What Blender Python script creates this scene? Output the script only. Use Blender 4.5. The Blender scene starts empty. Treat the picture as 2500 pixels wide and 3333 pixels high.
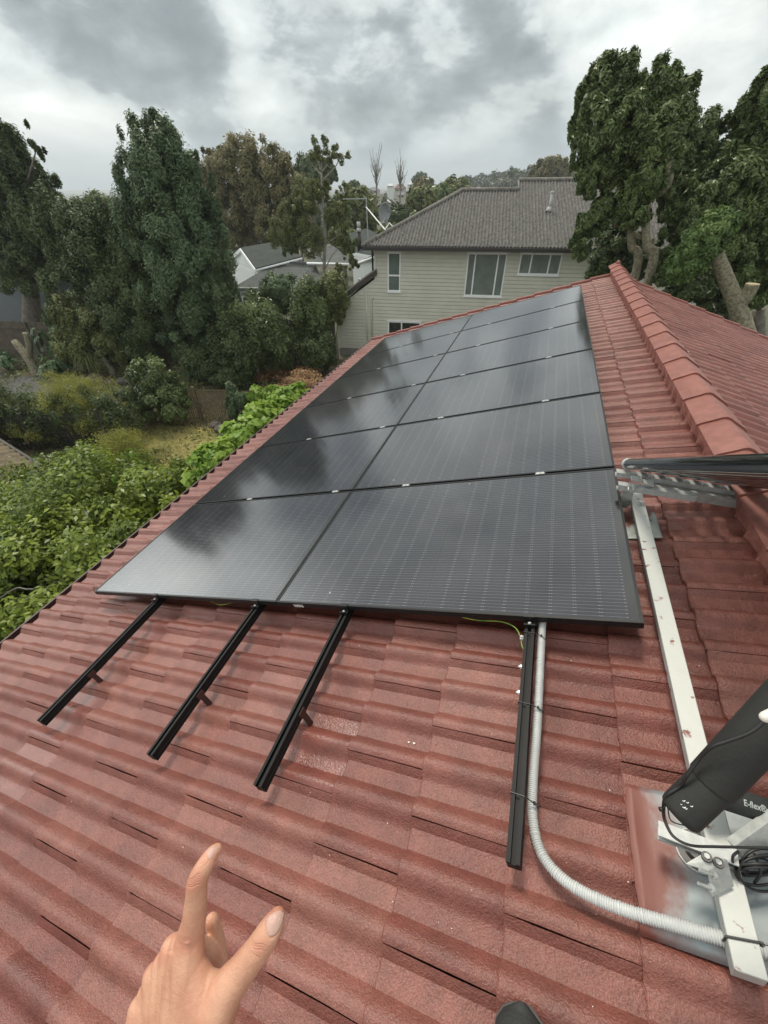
import bpy, math, random
import numpy as np
from mathutils import Vector, Matrix, noise as mnoise
R_ = math.radians
random.seed(7)
rng = np.random.default_rng(11)
sc = bpy.context.scene
COL = sc.collection

# ------------------------------------------------------------------ camera
SW, SH, F = 2500.0, 3333.0, 1313.96          # photo size and focal length in photo pixels
CAM = np.array([2.76435762, -1.18302644, 2.39355571])
CR = np.array([0.94628371, 0.32323655, -0.00807885])
CU = np.array([-0.19745868, 0.59749026, 0.77718432])
CF = np.array([-0.25604141, 0.73384162, -0.62922116])
cd = bpy.data.cameras.new('camera'); cam = bpy.data.objects.new('camera', cd); COL.objects.link(cam)
cd.sensor_fit = 'HORIZONTAL'; cd.sensor_width = 36.0; cd.lens = 36.0 * F / SW
cd.clip_start = 0.03; cd.clip_end = 9000
cam.matrix_world = Matrix(((CR[0], CU[0], -CF[0], CAM[0]), (CR[1], CU[1], -CF[1], CAM[1]), (CR[2], CU[2], -CF[2], CAM[2]), (0, 0, 0, 1)))
sc.camera = cam
sc.view_settings.view_transform = 'Standard'; sc.view_settings.look = 'None'
sc.view_settings.exposure = 0.74; sc.view_settings.gamma = 1.0

# rays through the photo's pixels, used to survey real positions
def ray(x, y):
    d = (x - SW / 2) / F * CR - (y - SH / 2) / F * CU + CF
    return d / np.linalg.norm(d)
def at_y(x, y, Y): d = ray(x, y); return CAM + d * (Y - CAM[1]) / d[1]
def at_zz(x, y, Z): d = ray(x, y); return CAM + d * (Z - CAM[2]) / d[2]
def at_d(x, y, z): d = ray(x, y); return CAM + d * z / (d @ CF)      # z metres along the optical axis
T = R_(18.04045)
RU = np.array([math.cos(T), 0, math.sin(T)]); RV = np.array([0, 1.0, 0]); RN = np.array([-math.sin(T), 0, math.cos(T)])
def rf(u, v, n): return RU * u + RV * v + RN * n                     # roof frame -> world
def on_roof(x, y, n): d = ray(x, y); P = CAM + d * (n - CAM @ RN) / (d @ RN); return np.array([P @ RU, P @ RV, n])

# ------------------------------------------------------------------ world and sun
world = bpy.data.worlds.new('World'); sc.world = world; world.use_nodes = True
SUN_EL, SUN_AZ = R_(62), R_(-42)
SUN_DIR = np.array([math.cos(SUN_EL) * math.sin(SUN_AZ), math.cos(SUN_EL) * math.cos(SUN_AZ), math.sin(SUN_EL)])
def build_world():
    nt = world.node_tree; nt.nodes.clear(); N = nt.nodes; L = nt.links
    def nd(t, **k):
        n = N.new(t)
        for a, b in k.items(): setattr(n, a, b)
        return n
    def m(op, a, b=None, c=None, clamp=False):
        n = nd('ShaderNodeMath', operation=op, use_clamp=clamp)
        for i, v in enumerate((a, b, c)):
            if v is None: continue
            if isinstance(v, (int, float)): n.inputs[i].default_value = v
            else: L.new(v, n.inputs[i])
        return n.outputs[0]
    def vm(op, a, b=None):
        n = nd('ShaderNodeVectorMath', operation=op)
        for i, v in enumerate((a, b)):
            if v is None: continue
            if isinstance(v, (tuple, list)): n.inputs[i].default_value = v
            else: L.new(v, n.inputs[i])
        return n
    tc = nd('ShaderNodeTexCoord')
    sep = nd('ShaderNodeSeparateXYZ'); L.new(tc.outputs['Generated'], sep.inputs[0])
    z = m('MAXIMUM', sep.outputs[2], 0.0)
    zz = m('ADD', z, 0.13)
    cx = m('DIVIDE', sep.outputs[0], zz); cy = m('DIVIDE', sep.outputs[1], zz)
    cmb = nd('ShaderNodeCombineXYZ'); L.new(cx, cmb.inputs[0]); L.new(cy, cmb.inputs[1])
    def noi(vec, scale, det, rough, dist=0.0, off=(0, 0, 0)):
        n = nd('ShaderNodeTexNoise', noise_dimensions='3D')
        mp = nd('ShaderNodeMapping'); mp.inputs['Location'].default_value = off; L.new(vec, mp.inputs[0])
        L.new(mp.outputs[0], n.inputs['Vector'])
        n.inputs['Scale'].default_value = scale; n.inputs['Detail'].default_value = det
        n.inputs['Roughness'].default_value = rough; n.inputs['Distortion'].default_value = dist
        return n
    big = noi(cmb.outputs[0], 0.55, 7, 0.52, 0.25, (3.1, 1.7, 0))
    # billows seen in elevation: noise in direction space, squashed vertically
    sq = nd('ShaderNodeMapping'); sq.inputs['Scale'].default_value = (1, 1, 1.9); L.new(tc.outputs['Generated'], sq.inputs[0])
    bil = noi(sq.outputs[0], 3.4, 8, 0.56, 0.15, (0.4, 2.2, 5.0))
    bil2 = noi(sq.outputs[0], 9.0, 6, 0.58, 0.3, (4.4, 1.2, 1.0))
    warpn = noi(sq.outputs[0], 3.0, 5, 0.55, 0.0, (9, 3, 2))
    w0 = vm('SUBTRACT', warpn.outputs['Color'], (0.5, 0.5, 0.5))
    w1 = nd('ShaderNodeVectorMath', operation='SCALE'); L.new(w0.outputs[0], w1.inputs[0]); w1.inputs['Scale'].default_value = 0.34
    wd = vm('ADD', tc.outputs['Generated'], w1.outputs[0])
    wdn = vm('NORMALIZE', wd.outputs[0])
    # cloud masses where the sky has them: direction, half width in degrees, brightness change
    masses = [
        (330, 230, 13, -0.30), (560, 330, 11, -0.28), (420, 120, 9, -0.14), (950, 260, 13, -0.22), (1300, 300, 12, -0.27), (1600, 320, 12, -0.27), (1880, 230, 11, -0.20),
        (1120, 170, 11, -0.14), (1500, 120, 9, -0.12), (1750, 200, 11, -0.16), (420, 60, 9, -0.10), (2080, 120, 7, -0.08), (2450, 90, 8, -0.06),
        (1150, 560, 9, -0.20), (1500, 470, 7, 0.14), (1000, 470, 6, 0.10), (1750, 480, 7, 0.12), (0, 60, 6, -0.22),
        (660, 130, 7, 0.26), (150, 130, 9, 0.16), (1230, 30, 8, 0.26), (900, 40, 8, 0.12), (1480, 60, 4, 0.20), (2000, 60, 6, 0.22), (2290, 190, 6, 0.16), (2350, 330, 9, -0.10),
        (2250, 60, 9, 0.16), (620, 440, 6, 0.30), (300, 470, 9, 0.22), (1220, 350, 5, 0.30), (1450, 430, 8, 0.20), (900, 440, 8, 0.24), (50, 330, 9, 0.12),
        (1800, 400, 6, 0.12), (330, 560, 6, 0.24), (1600, 540, 5, 0.10),
    ]
    acc = None
    for (px, py, hw, am) in masses:
        d = ray(px, py)
        dt = vm('DOT_PRODUCT', wdn.outputs[0], tuple(float(q) for q in d)).outputs['Value']
        mr = nd('ShaderNodeMapRange', interpolation_type='SMOOTHSTEP'); L.new(dt, mr.inputs[0])
        mr.inputs[1].default_value = math.cos(R_(hw * 1.25)); mr.inputs[2].default_value = math.cos(R_(hw * 0.15))
        mr.inputs[3].default_value = 0.0; mr.inputs[4].default_value = am * 0.95
        acc = mr.outputs[0] if acc is None else m('ADD', acc, mr.outputs[0])
    b = m('MULTIPLY_ADD', big.outputs['Fac'], 0.50, 0.565)
    b = m('ADD', b, m('MULTIPLY_ADD', bil.outputs['Fac'], 1.05, -0.525))
    b = m('ADD', b, m('MULTIPLY_ADD', bil2.outputs['Fac'], 0.75, -0.375))
    b = m('ADD', b, acc)
    cr = nd('ShaderNodeValToRGB'); L.new(b, cr.inputs[0]); e = cr.color_ramp
    e.elements[0].position = 0.0; e.elements[0].color = (0.150, 0.172, 0.180, 1)
    e.elements[1].position = 1.0; e.elements[1].color = (0.70, 0.71, 0.68, 1)
    for p, c in ((0.25, (0.188, 0.214, 0.222)), (0.38, (0.240, 0.270, 0.278)), (0.46, (0.300, 0.332, 0.338)), (0.52, (0.40, 0.435, 0.435)), (0.62, (0.485, 0.52, 0.51)), (0.78, (0.57, 0.60, 0.58))):
        q = e.elements.new(p); q.color = (*c, 1)
    # the bluish band low over the horizon
    hz = nd('ShaderNodeMapRange', interpolation_type='SMOOTHSTEP'); L.new(sep.outputs[2], hz.inputs[0])
    hz.inputs[1].default_value = 0.0; hz.inputs[2].default_value = 0.10; hz.inputs[3].default_value = 0.80; hz.inputs[4].default_value = 0.0
    tex = noi(sq.outputs[0], 6.5, 9, 0.62, 0.35, (7.7, 0.3, 2.9))
    tm_ = m('MULTIPLY_ADD', tex.outputs['Fac'], 0.95, 0.53)
    crt = nd('ShaderNodeVectorMath', operation='SCALE'); L.new(cr.outputs[0], crt.inputs[0]); L.new(tm_, crt.inputs['Scale'])
    mx0 = nd('ShaderNodeMix', data_type='RGBA'); L.new(hz.outputs[0], mx0.inputs['Factor']); L.new(crt.outputs[0], mx0.inputs['A']); mx0.inputs['B'].default_value = (0.180, 0.235, 0.280, 1)
    sky = nd('ShaderNodeTexSky', sky_type='NISHITA'); sky.sun_disc = False
    sky.sun_elevation = math.asin(SUN_DIR[2]); sky.sun_rotation = math.atan2(SUN_DIR[0], SUN_DIR[1])
    sc10 = nd('ShaderNodeVectorMath', operation='SCALE'); L.new(mx0.outputs['Result'], sc10.inputs[0]); # unseen sky tuned for fill: dimmed overhead, brightness added behind the camera
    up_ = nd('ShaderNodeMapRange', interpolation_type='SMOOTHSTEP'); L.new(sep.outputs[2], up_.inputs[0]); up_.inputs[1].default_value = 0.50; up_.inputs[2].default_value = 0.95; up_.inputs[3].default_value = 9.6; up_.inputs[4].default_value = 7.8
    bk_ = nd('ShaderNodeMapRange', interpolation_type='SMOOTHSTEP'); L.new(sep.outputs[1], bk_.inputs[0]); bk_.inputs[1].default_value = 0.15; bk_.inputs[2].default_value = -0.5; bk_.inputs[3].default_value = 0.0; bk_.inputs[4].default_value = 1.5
    ld = vm('DOT_PRODUCT', tc.outputs['Generated'], (-0.93, 0.12, 0.35)).outputs['Value']     # glow added in the unseen sky at left, for sheen on tiles and panels
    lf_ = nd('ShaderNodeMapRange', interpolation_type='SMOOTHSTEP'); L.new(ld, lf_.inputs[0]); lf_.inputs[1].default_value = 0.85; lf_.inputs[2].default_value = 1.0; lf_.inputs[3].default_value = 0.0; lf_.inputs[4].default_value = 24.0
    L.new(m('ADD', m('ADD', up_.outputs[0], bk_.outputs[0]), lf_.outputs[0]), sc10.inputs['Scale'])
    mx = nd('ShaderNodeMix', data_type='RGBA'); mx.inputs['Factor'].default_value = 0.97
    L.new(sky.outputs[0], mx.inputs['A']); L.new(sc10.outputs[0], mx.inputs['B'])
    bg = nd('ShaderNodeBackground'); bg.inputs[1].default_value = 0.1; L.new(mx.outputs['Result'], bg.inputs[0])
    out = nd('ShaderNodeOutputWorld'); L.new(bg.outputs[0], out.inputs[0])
build_world()
world.cycles.sampling_method = 'MANUAL'; world.cycles.sample_map_resolution = 512
sl = bpy.data.lights.new('sun', 'SUN'); sl.energy = 1.5; sl.angle = R_(12); sl.color = (1.0, 0.92, 0.79)
so = bpy.data.objects.new('sun', sl); COL.objects.link(so); so.location = (0, 0, 30)
so.rotation_euler = Vector(SUN_DIR).to_track_quat('Z', 'Y').to_euler()

# ------------------------------------------------------------------ materials
def mat(name, base, rough=0.6, metal=0.0, spec=0.5, var=0.0, vscale=8.0, bump=0.0, bscale=60.0, base2=None, coat=0.0, detail=5.0, rvar=0.0, bdist=0.01):
    m = bpy.data.materials.new(name); m.use_nodes = True; nt = m.node_tree; P = nt.nodes['Principled BSDF']; L = nt.links
    P.inputs['Base Color'].default_value = (*base, 1); P.inputs['Roughness'].default_value = rough
    P.inputs['Metallic'].default_value = metal; P.inputs['Specular IOR Level'].default_value = spec
    P.inputs['Coat Weight'].default_value = coat
    tc = nt.nodes.new('ShaderNodeTexCoord')
    if var > 0 or base2:
        b2 = base2 or tuple(c * (1 - var) for c in base)
        n = nt.nodes.new('ShaderNodeTexNoise'); n.inputs['Scale'].default_value = vscale; n.inputs['Detail'].default_value = detail; n.inputs['Roughness'].default_value = 0.6
        L.new(tc.outputs['Object'], n.inputs['Vector'])
        r = nt.nodes.new('ShaderNodeMapRange'); r.inputs[1].default_value = 0.36; r.inputs[2].default_value = 0.64; L.new(n.outputs['Fac'], r.inputs[0])
        x = nt.nodes.new('ShaderNodeMix'); x.data_type = 'RGBA'; L.new(r.outputs[0], x.inputs['Factor']); x.inputs['A'].default_value = (*base, 1); x.inputs['B'].default_value = (*b2, 1)
        L.new(x.outputs['Result'], P.inputs['Base Color'])
        if rvar:
            q = nt.nodes.new('ShaderNodeMapRange'); q.inputs[1].default_value = 0.35; q.inputs[2].default_value = 0.65; q.inputs[3].default_value = rough - rvar; q.inputs[4].default_value = rough + rvar
            L.new(n.outputs['Fac'], q.inputs[0]); L.new(q.outputs[0], P.inputs['Roughness'])
    if bump > 0:
        n2 = nt.nodes.new('ShaderNodeTexNoise'); n2.inputs['Scale'].default_value = bscale; n2.inputs['Detail'].default_value = 4; L.new(tc.outputs['Object'], n2.inputs['Vector'])
        bp = nt.nodes.new('ShaderNodeBump'); bp.inputs['Strength'].default_value = bump; bp.inputs['Distance'].default_value = bdist
        L.new(n2.outputs['Fac'], bp.inputs['Height']); L.new(bp.outputs[0], P.inputs['Normal'])
    return m

def leafmat(name, c1, c2, rough=0.45, trans=0.25):
    m = bpy.data.materials.new(name); m.use_nodes = True; nt = m.node_tree; P = nt.nodes['Principled BSDF']; L = nt.links
    a = nt.nodes.new('ShaderNodeAttribute'); a.attribute_name = 'tint'
    x = nt.nodes.new('ShaderNodeMix'); x.data_type = 'RGBA'; L.new(a.outputs['Fac'], x.inputs['Factor']); x.inputs['A'].default_value = (*c1, 1); x.inputs['B'].default_value = (*c2, 1)
    L.new(x.outputs['Result'], P.inputs['Base Color']); P.inputs['Roughness'].default_value = rough; P.inputs['Specular IOR Level'].default_value = 0.35
    tr = nt.nodes.new('ShaderNodeBsdfTranslucent'); L.new(x.outputs['Result'], tr.inputs['Color'])
    ms = nt.nodes.new('ShaderNodeMixShader'); ms.inputs[0].default_value = trans
    L.new(P.outputs[0], ms.inputs[1]); L.new(tr.outputs[0], ms.inputs[2]); L.new(ms.outputs[0], nt.nodes['Material Output'].inputs[0])
    return m

# ------------------------------------------------------------------ mesh helpers
ORG = {}
class MB:
    def __init__(s): s.v = []; s.f = []; s.att = {}
    def add(s, vs, fs):
        b = len(s.v); s.v.extend([tuple(float(c) for c in p) for p in vs]); s.f.extend([tuple(b + i for i in f) for f in fs]); return s
    def box(s, lo, hi, M=None):
        (a, b, c), (d, e, g) = lo, hi
        vs = [(a, b, c), (d, b, c), (d, e, c), (a, e, c), (a, b, g), (d, b, g), (d, e, g), (a, e, g)]
        if M is not None: vs = [M(*p) for p in vs]
        return s.add(vs, [(0, 3, 2, 1), (4, 5, 6, 7), (0, 1, 5, 4), (1, 2, 6, 5), (2, 3, 7, 6), (3, 0, 4, 7)])
    def prism(s, poly, d):      # polygon of 3-D points pushed along vector d
        n = len(poly); poly = [np.array(p, float) for p in poly]; d = np.array(d, float)
        vs = poly + [p + d for p in poly]
        return s.add(vs, [tuple(range(n))[::-1], tuple(range(n, 2 * n))] + [(i, (i + 1) % n, n + (i + 1) % n, n + i) for i in range(n)])
    def tube(s, pts, rad, seg=10, cap=True, round_ends=False):
        pts = [np.array(p, float) for p in pts]; n = len(pts)
        rad = [rad] * n if isinstance(rad, (int, float)) else list(rad)
        if round_ends:
            d0 = pts[0] - pts[1]; d0 /= np.linalg.norm(d0) + 1e-9; d1 = pts[-1] - pts[-2]; d1 /= np.linalg.norm(d1) + 1e-9
            A = [(0.97, 0.25), (0.8, 0.6), (0.45, 0.89)]
            pre = [(pts[0] + d0 * rad[0] * a, rad[0] * b) for a, b in A]; post = [(pts[-1] + d1 * rad[-1] * a, rad[-1] * b) for a, b in A[::-1]]
            pts = [p for p, _ in pre] + pts + [p for p, _ in post]; rad = [r for _, r in pre] + rad + [r for _, r in post]; n = len(pts)
        b = len(s.v); prev = None
        for i in range(n):
            t = pts[min(i + 1, n - 1)] - pts[max(i - 1, 0)]; t = t / (np.linalg.norm(t) + 1e-9)
            if prev is None:
                a = np.array([0, 0, 1.0]) if abs(t[2]) < 0.9 else np.array([1.0, 0, 0]); x = np.cross(t, a)
            else: x = prev - t * (prev @ t)
            x /= np.linalg.norm(x) + 1e-9; y = np.cross(t, x); prev = x
            for k in range(seg):
                q = 2 * math.pi * k / seg; s.v.append(tuple(pts[i] + rad[i] * (math.cos(q) * x + math.sin(q) * y)))
        for i in range(n - 1):
            for k in range(seg):
                k2 = (k + 1) % seg; s.f.append((b + i * seg + k, b + i * seg + k2, b + (i + 1) * seg + k2, b + (i + 1) * seg + k))
        if cap: s.f.append(tuple(b + k for k in range(seg))[::-1]); s.f.append(tuple(b + (n - 1) * seg + k for k in range(seg)))
        return s
    def grid(s, P):             # P: rows x cols x 3
        r, c = len(P), len(P[0]); b = len(s.v)
        for row in P:
            for p in row: s.v.append(tuple(float(q) for q in p))
        for i in range(r - 1):
            for j in range(c - 1): s.f.append((b + i * c + j, b + i * c + j + 1, b + (i + 1) * c + j + 1, b + (i + 1) * c + j))
        return s
    def build(s, name, m, parent=None, smooth=False, org=None, bevel=0.0, sharp=None):
        o0 = np.array(ORG[parent.name]) if parent is not None else (np.array(org, float) if org is not None else np.zeros(3))
        me = bpy.data.meshes.new(name); v = np.array(s.v, float) - o0
        me.from_pydata(v.tolist(), [], s.f); me.materials.append(m)
        o = bpy.data.objects.new(name, me); COL.objects.link(o)
        if parent is not None: o.parent = parent
        else: o.location = tuple(o0)
        ORG[o.name] = tuple(o0)
        if smooth:
            me.polygons.foreach_set('use_smooth', [True] * len(me.polygons))
            if sharp: me.set_sharp_from_angle(angle=R_(sharp))
        if bevel > 0:
            md = o.modifiers.new('bevel', 'BEVEL'); md.width = bevel; md.segments = 2; md.limit_method = 'ANGLE'
        return o
def tag(o, label=None, cat=None, group=None, kind=None):
    if label: o['label'] = label
    if cat: o['category'] = cat
    if group: o['group'] = group
    if kind: o['kind'] = kind
    return o
def thing(name, label, cat, loc=(0, 0, 0), group=None):
    o = bpy.data.objects.new(name, None); COL.objects.link(o); o.location = tuple(float(c) for c in loc); o.empty_display_size = 0.2
    ORG[o.name] = tuple(loc); return tag(o, label, cat, group)
def roof_thing(name, label, cat, uvn, group=None):     # an Empty turned into the roof's frame: its parts use u, v, n as local axes
    o = thing(name, label, cat, (0, 0, 0), group); p = rf(*uvn)
    o.matrix_world = Matrix(((RU[0], RV[0], RN[0], p[0]), (RU[1], RV[1], RN[1], p[1]), (RU[2], RV[2], RN[2], p[2]), (0, 0, 0, 1)))
    return o
def copy_tree(o, parent=None):
    c = o.copy(); COL.objects.link(c)
    if parent is not None: c.parent = parent
    for ch in [x for x in o.children]: copy_tree(ch, c)
    return c
def spline(pts, k=8):
    pts = [np.array(p, float) for p in pts]; P = [2 * pts[0] - pts[1]] + pts + [2 * pts[-1] - pts[-2]]; out = []
    for i in range(1, len(P) - 2):
        for j in range(k):
            t = j / k; a, b, c, d = P[i - 1], P[i], P[i + 1], P[i + 2]
            out.append(0.5 * ((2 * b) + (-a + c) * t + (2 * a - 5 * b + 4 * c - d) * t * t + (-a + 3 * b - 3 * c + d) * t ** 3))
    out.append(pts[-1]); return out

def add_attr(me, name, vals, dom='POINT'):
    a = me.attributes.new(name, 'FLOAT', dom); a.data.foreach_set('value', np.asarray(vals, np.float32))

def leaves(name, blobs, n, size, m, parent=None, seed=1, aspect=0.42, up=0.35, sub=(0.22, 0.38), nsub=26, fill=0.35, org=None, droop=0.0, jit=0.5, rad=0.65, tuft=(.95, .95, 1.12)):
    """A crown of separate leaves gathered in clumps over the surface of the given ellipsoids."""
    g = np.random.default_rng(seed); blobs = [np.array(b, float) for b in blobs]
    vol = np.array([(b[3] * b[4] + b[4] * b[5] + b[3] * b[5]) for b in blobs]); vol /= vol.sum()
    C = []; Rr = []; W = []; CT = []; CB = []
    for b, w in zip(blobs, vol):
        k = max(6, int(nsub * len(blobs) * w)); d = g.normal(size=(k, 3)); d /= np.linalg.norm(d, axis=1)[:, None]
        rr = np.where(g.random(k) < fill, g.uniform(0.2, 0.75, k), g.uniform(0.78, 1.06, k))
        c = b[:3] + d * rr[:, None] * b[3:6]; C.append(c); s_ = g.uniform(*sub, k)
        Rr.append(s_[:, None] * b[3:6] * np.array(tuft)); W.append(np.full(k, w / k) * s_ ** 2 / np.mean(s_ ** 2)); CT.append(g.random(k)); CB.append(np.tile(b[:3], (k, 1)))
    C = np.concatenate(C); Rr = np.concatenate(Rr); W = np.concatenate(W); CT = np.concatenate(CT); CB = np.concatenate(CB); W /= W.sum()
    idx = g.choice(len(C), n, p=W); d = g.normal(size=(n, 3)); d /= np.linalg.norm(d, axis=1)[:, None]
    q = np.clip(g.normal(0.82, 0.22, n), 0.05, 1.35)
    P = C[idx] + d * q[:, None] * Rr[idx]
    out = P - CB[idx]; out /= np.linalg.norm(out, axis=1)[:, None] + 1e-9
    nr = d * 0.5 + out * rad + g.normal(size=(n, 3)) * jit + np.array([0, 0, up]); nr /= np.linalg.norm(nr, axis=1)[:, None]
    t = g.normal(size=(n, 3)) + np.array([0, 0, -droop]); t -= nr * (t * nr).sum(1)[:, None]; t /= np.linalg.norm(t, axis=1)[:, None]
    bb = np.cross(nr, t); L = size * g.uniform(0.6, 1.35, n)[:, None]; w = L * aspect
    fold = nr * (w * 0.25)
    V = np.stack([P - t * L * 0.5, P + bb * w * 0.5 + fold, P + t * L * 0.5, P - bb * w * 0.5 + fold], 1).reshape(-1, 3)
    o0 = np.array(ORG[parent.name]) if parent is not None else np.array(org if org is not None else (0, 0, 0), float)
    V = (V - o0).astype(np.float32); me = bpy.data.meshes.new(name)
    me.vertices.add(4 * n); me.vertices.foreach_set('co', V.ravel()); me.loops.add(4 * n); me.loops.foreach_set('vertex_index', np.arange(4 * n, dtype=np.int32))
    me.polygons.add(n); me.polygons.foreach_set('loop_start', np.arange(0, 4 * n, 4, dtype=np.int32)); me.update(calc_edges=True)
    add_attr(me, 'tint', np.repeat(np.clip(CT[idx] * 0.55 + g.random(n) * 0.45, 0, 1), 4)); me.materials.append(m)
    o = bpy.data.objects.new(name, me); COL.objects.link(o)
    if parent is not None: o.parent = parent
    else: o.location = tuple(o0)
    ORG[o.name] = tuple(o0); return o

def pb(px, py, Y, rx, ry=None, dy=None):   # an ellipsoid seen at a photo pixel, standing at depth Y, radii in photo pixels
    ry = ry or rx; c = at_y(px, py, Y); z = (c - CAM) @ CF; a = rx * z / F * 0.86; b = ry * z / F * 0.95
    return (c[0], c[1], c[2], a, dy or a * 0.9, b)

# ------------------------------------------------------------------ ground
GZ = -4.2
def gh(x, y):
    d = math.hypot(x - 2, y)
    z = GZ - 6.5 * min(1, max(0, (d - 30) / 110.0)) ** 1.4
    z += 13.0 * math.exp(-((x - 22) / 85.0) ** 2 - ((y - 330) / 120.0) ** 2)
    z += 0.5 * math.exp(-((x + 110) / 60.0) ** 2 - ((y - 330) / 110.0) ** 2)
    z += 7.0 * math.exp(-((x + 20) / 160.0) ** 2 - ((y - 900) / 260.0) ** 2)
    return z
def make_ground():
    b = MB(); xs = sorted(set([-4000, -2400, -1500, -900] + list(range(-600, 601, 25)) + [900, 1500, 2400, 4000])); ys = sorted(set([-1500, -700, -300] + list(range(-100, 1301, 25)) + [1700, 2500, 4500]))
    b.grid([[(x, y, gh(x, y) if abs(x) < 1000 and -200 < y < 1400 else GZ - 6.5) for x in xs] for y in ys])
    m = mat('far_ground', (0.060, 0.075, 0.035), 0.9, base2=(0.10, 0.09, 0.06), vscale=0.05)
    o = b.build('ground', m, smooth=True); tag(o, kind='structure')
make_ground()
def flat(name, poly, dz, m, kind='structure', label=None, cat=None):
    b = MB(); b.v = [(float(p[0]), float(p[1]), GZ + dz) for p in poly]; b.f = [tuple(range(len(poly)))]
    o = b.build(name, m, org=(b.v[0][0], b.v[0][1], GZ)); tag(o, label, cat, kind=kind); return o
soil_m = mat('garden_soil', (0.085, 0.062, 0.042), 0.95, base2=(0.15, 0.115, 0.075), vscale=1.6, bump=0.6, bscale=9, detail=9, bdist=0.05)
lawn_m = mat('dry_lawn', (0.34, 0.27, 0.095), 0.9, base2=(0.19, 0.19, 0.055), vscale=1.1, bump=0.7, bscale=25, detail=9, bdist=0.05)
asph_m = mat('asphalt', (0.075, 0.072, 0.066), 0.8, base2=(0.05, 0.048, 0.045), vscale=1.3, bump=0.25, bscale=60, detail=9)
flat('garden_bed', [(-24, 3), (3, 3), (3, 17.4), (-24, 17.4)], 0.015, soil_m)
flat('lawn', [(-10.8, 3.4), (-2, 3.4), (-1.5, 8.8), (-5.0, 9.5), (-9.0, 8.6)], 0.035, lawn_m)
flat('driveway', [(-26, 3.2), (-15.6, 3.2), (-12.2, 9.5), (-13.2, 11.1), (-26, 10.1)], 0.035, asph_m)

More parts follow.
